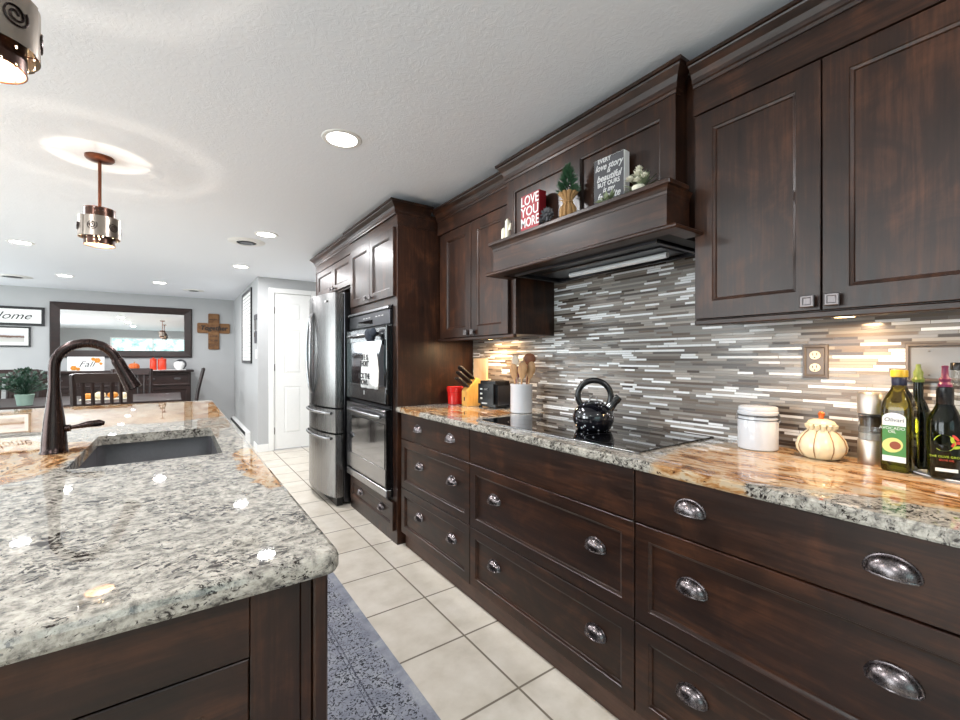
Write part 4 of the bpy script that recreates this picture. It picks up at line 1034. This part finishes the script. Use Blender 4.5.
# toaster
L = (1.680, 2.235, ZC); r = thing('toaster', 'black toaster with dial controls behind the utensil crock', 'toaster', L, rotz=0.10)
b = fbox(-0.075, 0.085, -0.09, 0.09, 0.008, 0.172, 0.018, 4); obj('shell', b, M['black'], r, True)
obj('side_panel', fbox(-0.055, 0.065, -0.0925, -0.0895, 0.02, 0.145, 0.001), M['steeld'], r)
obj('bread_slot', fbox(-0.05, 0.06, 0.02, 0.045, 0.1715, 0.1735), M['ink'], r); obj('bread_slot', fbox(-0.05, 0.06, -0.045, -0.02, 0.1715, 0.1735), M['ink'], r)
for z in (0.06, 0.09, 0.12): obj('control_button', fbox(-0.078, -0.0745, 0.03, 0.05, z-0.005, z+0.005, 0.001), M['silverprint'], r)
obj('lever', fbox(-0.088, -0.0745, -0.025, 0.005, 0.115, 0.127, 0.002), M['steel'], r); obj('badge', fbox(-0.0765, -0.0745, -0.015, 0.035, 0.026, 0.034), M['silverprint'], r)
for sx_ in (-1, 1):
    for sy_ in (-1, 1): obj('foot', fbox(sx_*0.055-0.008, sx_*0.055+0.008, sy_*0.07-0.008, sy_*0.07+0.008, 0, 0.01), M['black'], r)

# cutting board and knife block, red pot
tag(obj('cutting_board', rings(B(), -0.08, 0.08, 0, 0.315, [(0, 0.016), (0, 0.003), (0.003, 0)], lambda u, v, d: (d, u, v)), M['palewood'], None, loc=(1.750, 2.50, ZC)), 'pale upright wooden cutting board against the wall behind the knife block', 'cutting board')
bpy.data.objects['cutting_board'].rotation_euler = (0, 0.0, 0.0)
L = (1.605, 2.40, ZC); r = thing('knife_block', 'light wooden knife block full of black handled knives', 'knife block', L, rotz=-0.12)
b = prism(B(), [(-0.045, 0), (0.075, 0), (0.075, 0.16), (0.03, 0.19), (-0.045, 0.10)], -0.04, 0.04, lambda u, v, d: (u, d, v)); bmesh.ops.bevel(b, geom=b.edges[:], offset=0.003, segments=2, affect='EDGES')
obj('block', b, M['blockwood'], r)
obj('badge', fbox(-0.0455, -0.0448, -0.008, 0.008, 0.035, 0.06), M['ink'], r)
# slanted face normal
nrm = Vector((-(0.19-0.10), 0, (0.03+0.045))).normalized(); tan = Vector((0.075, 0, 0.09)).normalized()
rm = Matrix.Rotation(-0.12, 3, 'Z')
proto = None
for k, (s, yy, ln) in enumerate(((0.86, -0.024, 0.14), (0.86, 0.0, 0.14), (0.86, 0.024, 0.13), (0.58, -0.0255, 0.12), (0.58, 0.0, 0.12), (0.58, 0.0255, 0.12), (0.28, -0.026, 0.10), (0.28, 0.0, 0.10), (0.28, 0.026, 0.10))):
    if proto is None:
        proto = thing('kitchen_knife', 'black handled knife standing in the wooden knife block', 'knife', group='knives in the wooden block')
        b = B(); tube(b, [(0, 0, 0.006), (0, 0, 0.03), (0.001, 0, 0.07), (0.0, 0, 0.11), (-0.003, 0, 0.12)], [0.0095, 0.0105, 0.0098, 0.0112, 0.009], 10, flat=0.85); obj('handle', b, M['knifeblack'], proto, True)
        obj('bolster', fbox(-0.008, 0.008, -0.005, 0.005, 0.0, 0.008, 0.001), M['steel'], proto)
        b = B(); lathe(b, [(0, 0.1205), (0.005, 0.1205), (0.004, 0.124), (0, 0.125)], seg=10); obj('end_cap', b, M['steel'], proto)
        kk = proto
    else: kk = copy_tree(proto)
    base = Vector((-0.045, 0, 0.10))+tan*(s*0.117)+nrm*0.001; base.y = yy
    kk.location = rm @ base+Vector(L); kk.scale = (1, 1, ln/0.125)
    kk.rotation_mode = 'QUATERNION'; kk.rotation_quaternion = (rm @ nrm).to_track_quat('Z', 'Y')
L = (1.575, 2.545, ZC); r = thing('red_pot', 'small red ceramic pot in the corner beside the oven tower', 'pot', L)
obj('pot', lathe(B(), [(0, 0), (0.045, 0), (0.050, 0.004), (0.054, 0.085), (0.058, 0.087), (0.059, 0.118), (0.056, 0.121), (0.052, 0.116), (0.049, 0.01), (0, 0.01)], seg=36), M['red'], r, True)

# ================================================================ MANTEL DECOR
ZM = 1.8115
def word_block(L, w_, d_, h_, mat, edge, name, label, lines, col, rotz):
    r = thing(name, label, 'sign', L, rotz=rotz)
    obj('block', fbox(-d_/2+0.001, d_/2, -w_/2, w_/2, 0, h_, 0.001), edge, r)
    obj('face', fbox(-d_/2-0.0005, -d_/2+0.001, -w_/2+0.002, w_/2-0.002, 0.002, h_-0.002), mat, r)
    for (s, size, z, sh, sx, y) in lines: text('lettering', s, size, col, r, (-d_/2-0.001, y, z), ROT_NX, 0.0004, sh, sx, bold=0.0006)
    return r
word_block((1.395, 1.545, ZM), 0.128, 0.045, 0.194, M['redboard'], M['redboard'], 'love_sign', 'red block sign reading LOVE YOU MORE on the hood mantel',
           [('LOVE', 0.064, 0.162, 0, 0.82, 0), ('YOU', 0.064, 0.110, 0, 0.92, 0), ('MORE', 0.064, 0.058, 0, 0.74, 0)], M['paper'], 0.0)
word_block((1.405, 1.10, ZM), 0.140, 0.035, 0.205, M['slate'], M['paper'], 'love_story_sign', 'grey slate sign about a love story on the hood mantel',
           [('EVERY', 0.024, 0.194, 0, 0.9, 0.02), ('love story', 0.036, 0.168, 0.35, 0.85, 0), ('is', 0.024, 0.148, 0.3, 1, 0), ('beautiful', 0.036, 0.124, 0.35, 0.9, 0), ('BUT OURS', 0.024, 0.098, 0, 0.9, 0), ('is my', 0.028, 0.076, 0.3, 0.9, 0), ('favorite', 0.040, 0.050, 0.35, 0.85, 0)], M['silverprint'], 0.05)
# mini fir in burlap
L = (1.368, 1.295, ZM); r = thing('burlap_mini_tree', 'small green fir tree in a burlap wrap between the mantel signs', 'artificial tree', L)
obj('burlap_wrap', lathe(B(), [(0, 0), (0.030, 0), (0.038, 0.02), (0.036, 0.05), (0.018, 0.075), (0.026, 0.095), (0.044, 0.115), (0.040, 0.113), (0.02, 0.09)], seg=30, ribs=10, ribd=0.22), M['burlap'], r, True)
b = B()
for i in range(330):
    z = random.random(); a = random.uniform(0, 2*PI); rr = 0.054*(1-z)**0.6+0.006; z0 = 0.10+0.120*z
    p = Vector((0, 0, z0)); e = Vector((rr*math.cos(a), rr*math.sin(a), z0+0.022+random.uniform(-0.006, 0.012)))
    s = Vector((-math.sin(a), math.cos(a), 0))*0.0026; m = p.lerp(e, 0.5)
    v = [b.verts.new(q) for q in (p.lerp(e, 0.15), m+s, e, m-s)]; b.faces.new(v)
    v = [b.verts.new(q) for q in (p.lerp(e, 0.15), m+Vector((0, 0, 0.0035)), e, m-Vector((0, 0, 0.0035)))]; b.faces.new(v)
obj('needles', b, M['leaf'], r)
b = B(); tube(b, [(0.02*math.cos(2*PI*i/20), 0.02*math.sin(2*PI*i/20), 0.075) for i in range(21)], 0.003, 6, False); tube(b, [(-0.02, 0, 0.075), (-0.028, 0.02, 0.085), (-0.024, 0.0, 0.072), (-0.030, -0.018, 0.06)], 0.002, 6); obj('twine', b, M['burlap'], r, True)
# dark and silver pine cones
def pinecone(loc, label, s, rot):
    b = B()
    for k in range(34):
        t_ = k/33; a = k*2.4; rr = 0.014*math.sin(PI*(0.12+0.8*t_)); z = 0.036*t_
        c = Vector((rr*math.cos(a), rr*math.sin(a), z)); o_ = Vector((math.cos(a), math.sin(a), 0.5)); sd = Vector((-math.sin(a), math.cos(a), 0))
        v = [b.verts.new(q) for q in (c*0.4+Vector((0, 0, z*0.6)), c+sd*0.005, c+o_*0.009, c-sd*0.005)]; b.faces.new(v)
        v2 = [b.verts.new(q) for q in (c+sd*0.005, c+o_*0.009, c-sd*0.005, c-Vector((0, 0, 0.004)))]; b.faces.new(v2)
    lathe(b, [(0, 0), (0.010, 0.006), (0.010, 0.024), (0, 0.036)], seg=12)
    o = obj('pine_cone', b, M['slate'], None); tag(o, label, 'pine cone'); o.location = loc; o.rotation_euler = rot; o.scale = (s, s, s)
pinecone((1.350, 1.455, ZM+0.034), 'grey pine cone lying beside the red LOVE YOU MORE sign', 1.35, (1.45, 0, 0.4))
pinecone((1.350, 1.385, ZM+0.036), 'grey pine cone lying beside the burlap tree', 1.45, (1.5, 0, -1.2))
# succulent and ivory flower by the slate sign
L = (1.36, 0.945, ZM); r = thing('flower_arrangement', 'ivory flowers with sage sprigs at the right end of the mantel', 'flower arrangement', L)
b = B()
for (cx, cy, cz, s) in ((0, 0.0, 0.065, 1.0), (-0.012, 0.025, 0.05, 0.85), (0.0, -0.025, 0.05, 0.8), (0.01, 0.005, 0.09, 0.7), (-0.015, -0.005, 0.04, 0.7)):
    for k in range(22):
        a = k*2.4; el = 0.2+1.2*k/22; d = Vector((math.cos(a)*math.cos(el), math.sin(a)*math.cos(el), math.sin(el))); sd = Vector((-math.sin(a), math.cos(a), 0)); c = Vector((cx, cy, cz))
        v = [b.verts.new(q) for q in (c, c+d*0.014*s+sd*0.009*s, c+d*0.027*s, c+d*0.014*s-sd*0.009*s)]; b.faces.new(v)
obj('petals', b, M['petal'], r)
b = B()
for k in range(70):
    a = random.uniform(0, 2*PI); el = random.uniform(0.1, 1.3); l = random.uniform(0.04, 0.085); d = Vector((math.cos(a)*math.cos(el)*0.5, math.sin(a)*math.cos(el), math.sin(el))); sd = Vector((-math.sin(a), math.cos(a), 0.3)); c = Vector((0.012, 0, 0.02))
    v = [b.verts.new(q) for q in (c, c+d*l*0.7+sd*0.004, c+d*l, c+d*l*0.7-sd*0.004)]; b.faces.new(v)
obj('sprigs', b, M['sage'], r)
obj('stem_cup', lathe(B(), [(0, 0), (0.02, 0), (0.024, 0.025), (0.02, 0.03), (0, 0.03)], seg=20), M['petal'], r, True)
# sage sprig in front of the slate sign
b = B()
for k in range(60):
    a = random.uniform(0, 2*PI); el = random.uniform(0.0, 1.2); l = random.uniform(0.03, 0.06); d = Vector((math.cos(a)*math.cos(el)*0.4, math.sin(a)*math.cos(el), math.sin(el))); sd = Vector((-math.sin(a), math.cos(a), 0.4)); c = Vector((0, random.uniform(-0.02, 0.02), 0.002))
    v = [b.verts.new(q) for q in (c, c+d*l*0.6+sd*0.006, c+d*l, c+d*l*0.6-sd*0.006)]; b.faces.new(v)
tag(obj('sage_sprig', b, M['sage'], None, loc=(1.335, 1.06, ZM)), 'small sage green sprig in front of the slate sign', 'greenery')
# ceramic cactus pair
L = (1.365, 1.715, ZM); r = thing('ceramic_cactus', 'small pale green ceramic cactus pair at the left end of the mantel', 'ornament', L)
b = B(); tube(b, [(0, -0.012, 0), (0, -0.012, 0.05), (0, -0.012, 0.100), (0, -0.012, 0.112)], [0.014, 0.015, 0.013, 0.005], 14); tube(b, [(0, -0.012, 0.05), (0, -0.032, 0.055), (0, -0.036, 0.085)], [0.006, 0.007, 0.005], 10)
obj('tall_cactus', b, M['petal'], r, True)
b = B(); tube(b, [(0, 0.02, 0), (0, 0.02, 0.04), (0, 0.02, 0.066), (0, 0.02, 0.074)], [0.012, 0.013, 0.011, 0.004], 14); obj('short_cactus', b, M['petal'], r, True)
obj('base', fbox(-0.016, 0.016, -0.035, 0.036, 0, 0.006, 0.002), M['sage'], r)

# ================================================================ FAR ROOM
# mirror
L = (-0.68, YF, 1.66); r = thing('wall_mirror', 'wide mirror in a dark wood frame on the far wall above the sideboard', 'mirror', L)
x0, x1, z0, z1 = -1.575, 0.215, 1.235, 2.085
obj('frame', rings(B(), x0, x1, z0, z1, [(0, 0), (0, -0.03), (0.006, -0.04), (0.02, -0.042), (0.09, -0.03), (0.112, -0.026), (0.115, -0.012)], FY(YF)), M['diningwood'], r, shift=L)
obj('mirror_glass', fbox(x0+0.114, x1-0.114, YF-0.0165, YF-0.0125, z0+0.114, z1-0.114), M['mirror'], r, shift=L)
# cross
L = (0.54, YF, 1.70); r = thing('wall_cross', 'rustic wooden cross with lettering on the far wall right of the mirror', 'cross', L)
b = B(); box(b, 0.455, 0.625, YF-0.035, YF-0.002, 1.38, 2.02, 0.01, 2); box(b, 0.29, 0.455, YF-0.033, YF-0.002, 1.67, 1.85, 0.01, 2); box(b, 0.625, 0.79, YF-0.033, YF-0.002, 1.67, 1.85, 0.01, 2)
obj('cross_body', b, M['crosswood'], r, shift=L)
text('lettering', 'Together', 0.11, M['ink'], r, (0, -0.0365, 0.06), ROT_NY, 0.001, 0.2, 1.0, bold=0.003)
text('lettering', 'we pray', 0.045, M['ink'], r, (0, -0.0365, 0.22), ROT_NY, 0.001); text('lettering', 'LOVE', 0.05, M['ink'], r, (0, -0.0365, -0.08), ROT_NY, 0.001); text('lettering', 'HOPE', 0.05, M['ink'], r, (0, -0.0365, -0.16), ROT_NY, 0.001); text('lettering', 'FAITH', 0.05, M['ink'], r, (0, -0.0365, -0.24), ROT_NY, 0.001)
# frames
L = (-2.02, YF, 1.845); r = thing('home_sign', 'long black framed white sign with script lettering, left of the mirror', 'framed sign', L)
obj('frame', rings(B(), -2.42, -1.63, 1.705, 1.985, [(0, 0), (0, -0.02), (0.035, -0.02), (0.036, -0.008)], FY(YF)), M['black'], r, shift=L)
obj('print', fbox(-2.383, -1.667, YF-0.0105, YF-0.0085, 1.742, 1.948), M['paper'], r, shift=L)
text('lettering', 'Home', 0.15, M['ink'], r, (0.02, -0.011, 0.0), ROT_NY, 0.0006, 0.45, 1.15)
L = (-1.97, YF, 1.54); r = thing('framed_picture', 'small black framed landscape picture below the script sign', 'framed picture', L)
obj('frame', rings(B(), -2.16, -1.78, 1.39, 1.69, [(0, 0), (0, -0.02), (0.022, -0.02), (0.023, -0.008)], FY(YF)), M['black'], r, shift=L)
obj('mat', fbox(-2.137, -1.803, YF-0.0105, YF-0.0085, 1.413, 1.667), M['paper'], r, shift=L)
t = NT('hazy_landscape_print'); cc = t.co(); sp = t.n('ShaderNodeSeparateXYZ'); t.L.new(cc, sp.inputs[0])
nn = t.noise(t.scale(cc, 9, 1, 30), 1, 5, 0.7); zz2 = t.math('ADD', t.math('MULTIPLY', t.math('SUBTRACT', nn, 0.5), 0.05), sp.outputs[2])
t.set(color=t.ramp(t.maprange(zz2, -0.08, 0.08), [(0.0, srgb(196, 194, 190)), (0.40, srgb(180, 176, 172)), (0.46, srgb(92, 70, 62)), (0.56, srgb(120, 86, 70)), (0.62, srgb(200, 200, 204)), (1.0, srgb(222, 224, 228))]), rough=0.6)
obj('print', fbox(-2.095, -1.845, YF-0.0125, YF-0.0105, 1.46, 1.62), t.m, r, shift=L)
# tall framed chart on the side wall
L = (SX, 7.26, 1.69); r = thing('tall_framed_print', 'tall narrow black framed lined print on the side wall near the closet door', 'framed print', L)
obj('frame', rings(B(), 6.76, 7.78, 1.15, 2.215, [(0, 0), (0, -0.02), (0.04, -0.02), (0.041, -0.008)], FX(SX)), M['black'], r, shift=L)
obj('print', fbox(SX-0.0105, SX-0.0085, 6.802, 7.738, 1.192, 2.173), M['paper'], r, shift=L)
b = B()
for k in range(18): box(b, SX-0.0115, SX-0.0105, 6.86, 7.68, 1.235+k*0.052, 1.241+k*0.052)
obj('ruled_lines', b, M['slate'], r, shift=L)
L = (SX, 6.38, 1.72); r = thing('key_holder', 'small wall hung holder with hanging keys beside the tall framed print', 'key holder', L)
obj('board', fbox(SX-0.02, SX, 6.30, 6.46, 1.73, 1.80, 0.004), M['slate'], r, shift=L)
for k in range(3): obj('hanging_key', fbox(SX-0.018, SX-0.01, 6.325+k*0.05, 6.345+k*0.05, 1.60-0.06*(k % 2), 1.729, 0.002), M['hinge'], r, shift=L)
L = (SX, 6.36, 1.50); r = thing('thermostat', 'narrow dark device on the side wall below the key holder', 'thermostat', L); obj('case', fbox(SX-0.025, SX, 6.33, 6.39, 1.42, 1.58, 0.004), M['slate'], r, shift=L); obj('screen', fbox(SX-0.027, SX-0.0255, 6.34, 6.38, 1.50, 1.56), M['blackgloss'], r, shift=L)
L = (SX, 6.36, 1.27); r = thing('light_switch', 'white light switch plate on the side wall near the corner', 'light switch', L); obj('plate', fbox(SX-0.006, SX, 6.31, 6.43, 1.22, 1.34, 0.002), M['white'], r, shift=L); obj('rocker', fbox(SX-0.010, SX-0.0062, 6.35, 6.39, 1.25, 1.31, 0.001), M['white'], r, shift=L)
# baseboard heater
L = (SX, 8.0, 0); r = thing('baseboard_heater', 'long white baseboard heater with dark slot along the side wall', 'heater', L)
b = prism(B(), [(0, 0.02), (0.055, 0.02), (0.062, 0.10), (0.045, 0.155), (0, 0.17)], 6.95, YF-0.02, lambda u, v, d: (SX-u, d, v)); obj('cover', b, M['white'], r, shift=L)
b = B(); prism(b, [(0.0625, 0.112), (0.0505, 0.147), (0.047, 0.146), (0.058, 0.111)], 6.97, YF-0.04, lambda u, v, d: (SX-u, d, v)); obj('louver_slot', b, M['ink'], r, shift=L)
obj('end_cap', fbox(SX-0.066, SX, 6.93, 6.955, 0.0, 0.172, 0.003), M['white'], r, shift=L)
obj('bottom_gap', fbox(SX-0.05, SX, 6.955, YF-0.02, 0.002, 0.02), M['ink'], r, shift=L)

# sideboard
L = (-0.9, 8.83, 0); r = thing('sideboard', 'dark wood sideboard with pewter pulls against the far wall', 'sideboard', L)
s0, s1, sy, zt_ = -1.93, 0.19, 8.60, 1.03
obj('top', fbox(s0-0.04, s1+0.04, sy-0.04, YF-0.02, zt_-0.03, zt_, 0.004), M['diningwood'], r, shift=L)
obj('body', fbox(s0, s1, sy+0.021, YF-0.03, 0.10, zt_-0.031), M['diningwood'], r, shift=L)
n = 3; wdt = (s1-s0)/n
for k in range(n):
    a, c = s0+k*wdt+0.01, s0+(k+1)*wdt-0.01
    d = obj('drawer', framed(a, c, 0.78, 0.985, FY(sy), 0.02), M['diningwood'], r, shift=L)
    for px_ in ((a+c)/2-0.17, (a+c)/2+0.17): obj('pull', fbox(px_-0.05, px_+0.05, sy-0.018, sy+0.004, 0.875, 0.915, 0.012, 3), M['pull'], d, True, shift=L)
    obj('cabinet_door', framed(a, c, 0.12, 0.77, FY(sy), 0.05), M['diningwood'], r, shift=L)
for xx in (s0+0.03, s1-0.03):
    for yy in (sy+0.05, YF-0.07): obj('leg', fbox(xx-0.03, xx+0.03, yy-0.03, yy+0.03, 0, 0.10), M['diningwood'], r, shift=L)
tag(obj('table_runner', fbox(-0.42, 0.12, 8.62, 8.95, 1.0305, 1.034), M['paper']), 'white runner cloth on the right end of the sideboard', 'table runner')
# on the sideboard
L = (-1.13, 8.82, 1.031); r = thing('fall_sign', 'white board with rust flowers leaning on the sideboard under the mirror', 'sign', L)
obj('board', fbox(-0.21, 0.21, -0.01, 0.01, 0, 0.215, 0.002), M['paper'], r)
b = B()
for (u, v, q) in ((0.13, 0.16, 0.038), (0.08, 0.18, 0.026), (-0.14, 0.045, 0.036), (-0.09, 0.03, 0.024), (0.17, 0.11, 0.02)):
    for k in range(6):
        a = k*PI/3; prism(b, [(u+q*0.55*math.cos(a)+q*0.5*math.cos(2*PI*i/10), v+q*0.55*math.sin(a)+q*0.5*math.sin(2*PI*i/10)) for i in range(10)], -0.0125-0.0004*k, -0.0101, lambda u_, v_, d_: (u_, d_, v_))
obj('flower_print', b, M['fallprint'], r)
text('lettering', 'Fall', 0.12, M['ink'], r, (0, -0.011, 0.10), ROT_NY, 0.0006, 0.4, 1.1)
def pumpkin(name, loc, R_, mat, label, cat, stemmat):
    r = thing(name, label, cat, loc); k = R_
    obj('skin', lathe(B(), [(0, 0.06*k), (0.4*k, 0), (0.85*k, 0.25*k), (1.0*k, 0.75*k), (0.85*k, 1.25*k), (0.45*k, 1.48*k), (0, 1.38*k)], seg=60, ribs=10, ribd=0.10), mat, r, True)
    obj('stem', tube(B(), [(0, 0, 1.36*k), (0.03*k, 0, 1.6*k), (0.15*k, 0, 1.85*k)], [0.12*k, 0.09*k, 0.1*k], 8), stemmat, r, True)
pumpkin('orange_pumpkin', (-0.56, 8.80, 1.031), 0.075, M['orange'], 'small orange pumpkin on the sideboard behind the faucet', 'pumpkin', M['burlap'])
for (xx, lab) in ((-0.315, 'left one of two orange red canisters on the sideboard'), (-0.20, 'right, wider one of two orange red canisters on the sideboard')):
    R_ = 0.045 if xx < -0.3 else 0.058
    r = thing('red_canister', lab, 'canister', (xx, 8.78, 1.0345)); obj('jar', lathe(B(), [(0, 0), (R_*0.95, 0), (R_, 0.006), (R_, 0.15), (R_*0.95, 0.155)], seg=28), M['candle'], r, True); obj('lid', lathe(B(), [(R_*0.96, 0.154), (R_*1.03, 0.157), (R_*1.03, 0.175), (R_*0.6, 0.185), (0.012, 0.187), (0.014, 0.20), (0, 0.205)], seg=28), M['candle'], r, True)
L = (0.03, 8.78, 1.0345); r = thing('white_apple_ornament', 'white apple shaped ornament on the right end of the sideboard', 'ornament', L)
obj('apple_body', lathe(B(), [(0, 0.01), (0.03, 0), (0.062, 0.03), (0.078, 0.075), (0.070, 0.115), (0.045, 0.135), (0.02, 0.128), (0, 0.118)], seg=32), M['apple'], r, True); obj('stem', tube(B(), [(0, 0, 0.118), (0.004, 0, 0.14), (0.012, 0, 0.158)], 0.006, 8), M['ink'], r, True)
tag(obj('round_back_plate', prism(B(), [(0.086*math.cos(2*PI*i/28), 0.086*math.sin(2*PI*i/28)+0.087) for i in range(28)], 0, 0.012, lambda u, v, d: (u, d, v)), M['slate'], None, loc=(0.05, 8.90, 1.0345)), 'round dark plate standing behind the white apple ornament', 'plate')

# dining table
L = (-0.85, 6.6, 0); r = thing('dining_table', 'dark wood dining table beyond the island', 'table', L)
obj('tabletop', fbox(-1.72, 0.04, 5.95, 7.25, 0.725, 0.755, 0.006), M['diningwood'], r, shift=L)
obj('apron', fbox(-1.64, -0.04, 6.03, 7.17, 0.64, 0.724), M['diningwood'], r, shift=L)
for xx in (-1.62, -0.06):
    for yy in (6.05, 7.15): obj('leg', fbox(xx-0.04, xx+0.04, yy-0.04, yy+0.04, 0, 0.64), M['diningwood'], r, shift=L)
def make_chair():
    r = thing('dining_chair', '', 'chair', group='slat back dining chairs')
    W = 0.23
    obj('seat', fbox(-W, W, -0.22, 0.20, 0.44, 0.475, 0.01, 2), M['diningwood'], r)
    for s in (-1, 1):
        obj('leg', fbox(s*(W-0.02)-0.02, s*(W-0.02)+0.02, 0.155, 0.195, 0, 0.44), M['diningwood'], r)
        b = B(); tube(b, [(s*(W-0.02), -0.25, 0), (s*(W-0.02), -0.20, 0.45), (s*(W-0.02), -0.24, 0.75), (s*(W-0.02), -0.31, 1.07)], 0.024, 4); obj('back_post', b, M['diningwood'], r)
    b = B(); prism(b, [(-0.295, 0.985), (-0.33, 1.075), (-0.305, 1.08), (-0.27, 0.99)], -W+0.035, W-0.035, lambda u, v, d: (d, u, v)); obj('top_rail', b, M['diningwood'], r)
    b = B(); prism(b, [(-0.235, 0.60), (-0.24, 0.64), (-0.218, 0.64), (-0.213, 0.60)], -W+0.035, W-0.035, lambda u, v, d: (d, u, v)); obj('lower_rail', b, M['diningwood'], r)
    for k in range(5):
        xx = -0.14+0.07*k; b = B(); tube(b, [(xx, -0.227, 0.635), (xx, -0.247, 0.80), (xx, -0.286, 0.99)], 0.015, 4, flat=0.7); obj('slat', b, M['diningwood'], r)
    return r
c0 = make_chair()
spots = [((-0.60, 5.86, 0), 0.0, 'slat back dining chair on the near side of the table, seen behind the faucet'), ((-0.52, 7.55, 0), PI, 'dining chair on the far side of the table in front of the sideboard'),
         ((0.02, 7.80, 0), PI/2-0.04, 'dining chair at the right end of the table, seen side on'), ((-1.66, 7.55, 0), PI, 'dining chair at the left edge of the photo behind the leafy plant')]
for i, (loc, rz, lab) in enumerate(spots):
    c = c0 if i == 0 else copy_tree(c0)
    c.location = loc; c.rotation_euler = (0, 0, rz); c['label'] = lab
# plant on the table
def leafy(loc, label, pot=True):
    r = thing('potted_plant', label, 'plant', loc)
    obj('pot', lathe(B(), [(0, 0), (0.055, 0), (0.07, 0.10), (0.074, 0.105), (0.068, 0.11), (0.06, 0.10), (0, 0.095)], seg=28), M['mint'], r, True)
    b = B(); stems = B()
    for k in range(190):
        a = random.uniform(0, 2*PI); el = random.uniform(0.2, 1.5); l = random.uniform(0.08, 0.25); d = Vector((math.cos(a)*math.cos(el), math.sin(a)*math.cos(el), math.sin(el)*0.9)); c = Vector((0, 0, 0.13))+d*l
        tube(stems, [(0, 0, 0.09), tuple(Vector((0, 0, 0.12))+d*l*0.5), tuple(c)], 0.0015, 4)
        up = Vector((random.uniform(-1, 1), random.uniform(-1, 1), random.uniform(0, 1))).normalized(); sd = d.cross(up).normalized(); s = random.uniform(0.03, 0.048)
        v = [b.verts.new(q) for q in (c-d*0.005, c+d*s*0.4+sd*s*0.55+Vector((0, 0, 0.006)), c+d*s*1.4-Vector((0, 0, 0.012)), c+d*s*0.4-sd*s*0.55+Vector((0, 0, 0.006)))]; b.faces.new(v)
    obj('stems', stems, M['leafdark'], r); obj('foliage', b, M['leafdark'], r)
leafy((-1.24, 6.12, 0.7555), 'leafy green plant in a mint pot on the dining table')
# centrepiece
L = (-0.66, 6.45, 0.7555); r = thing('table_centrepiece', 'cream and gold pumpkin centrepiece on the dining table', 'centrepiece', L)
obj('tray', fbox(-0.22, 0.22, -0.07, 0.07, 0, 0.012, 0.004), M['petal'], r)
for k, (u, q, m_) in enumerate(((-0.15, 0.045, 'fallprint'), (-0.05, 0.055, 'cream'), (0.06, 0.05, 'fallprint'), (0.15, 0.045, 'cream'))):
    obj('small_pumpkin', lathe(B(), [(0, 0.012), (0.5*q, 0.012), (q, 0.012+0.5*q), (0.9*q, 0.012+1.1*q), (0.4*q, 0.012+1.4*q), (0, 0.012+1.3*q)], (u, 0, 0), 40, ribs=8, ribd=0.1), M[m_], r, True)
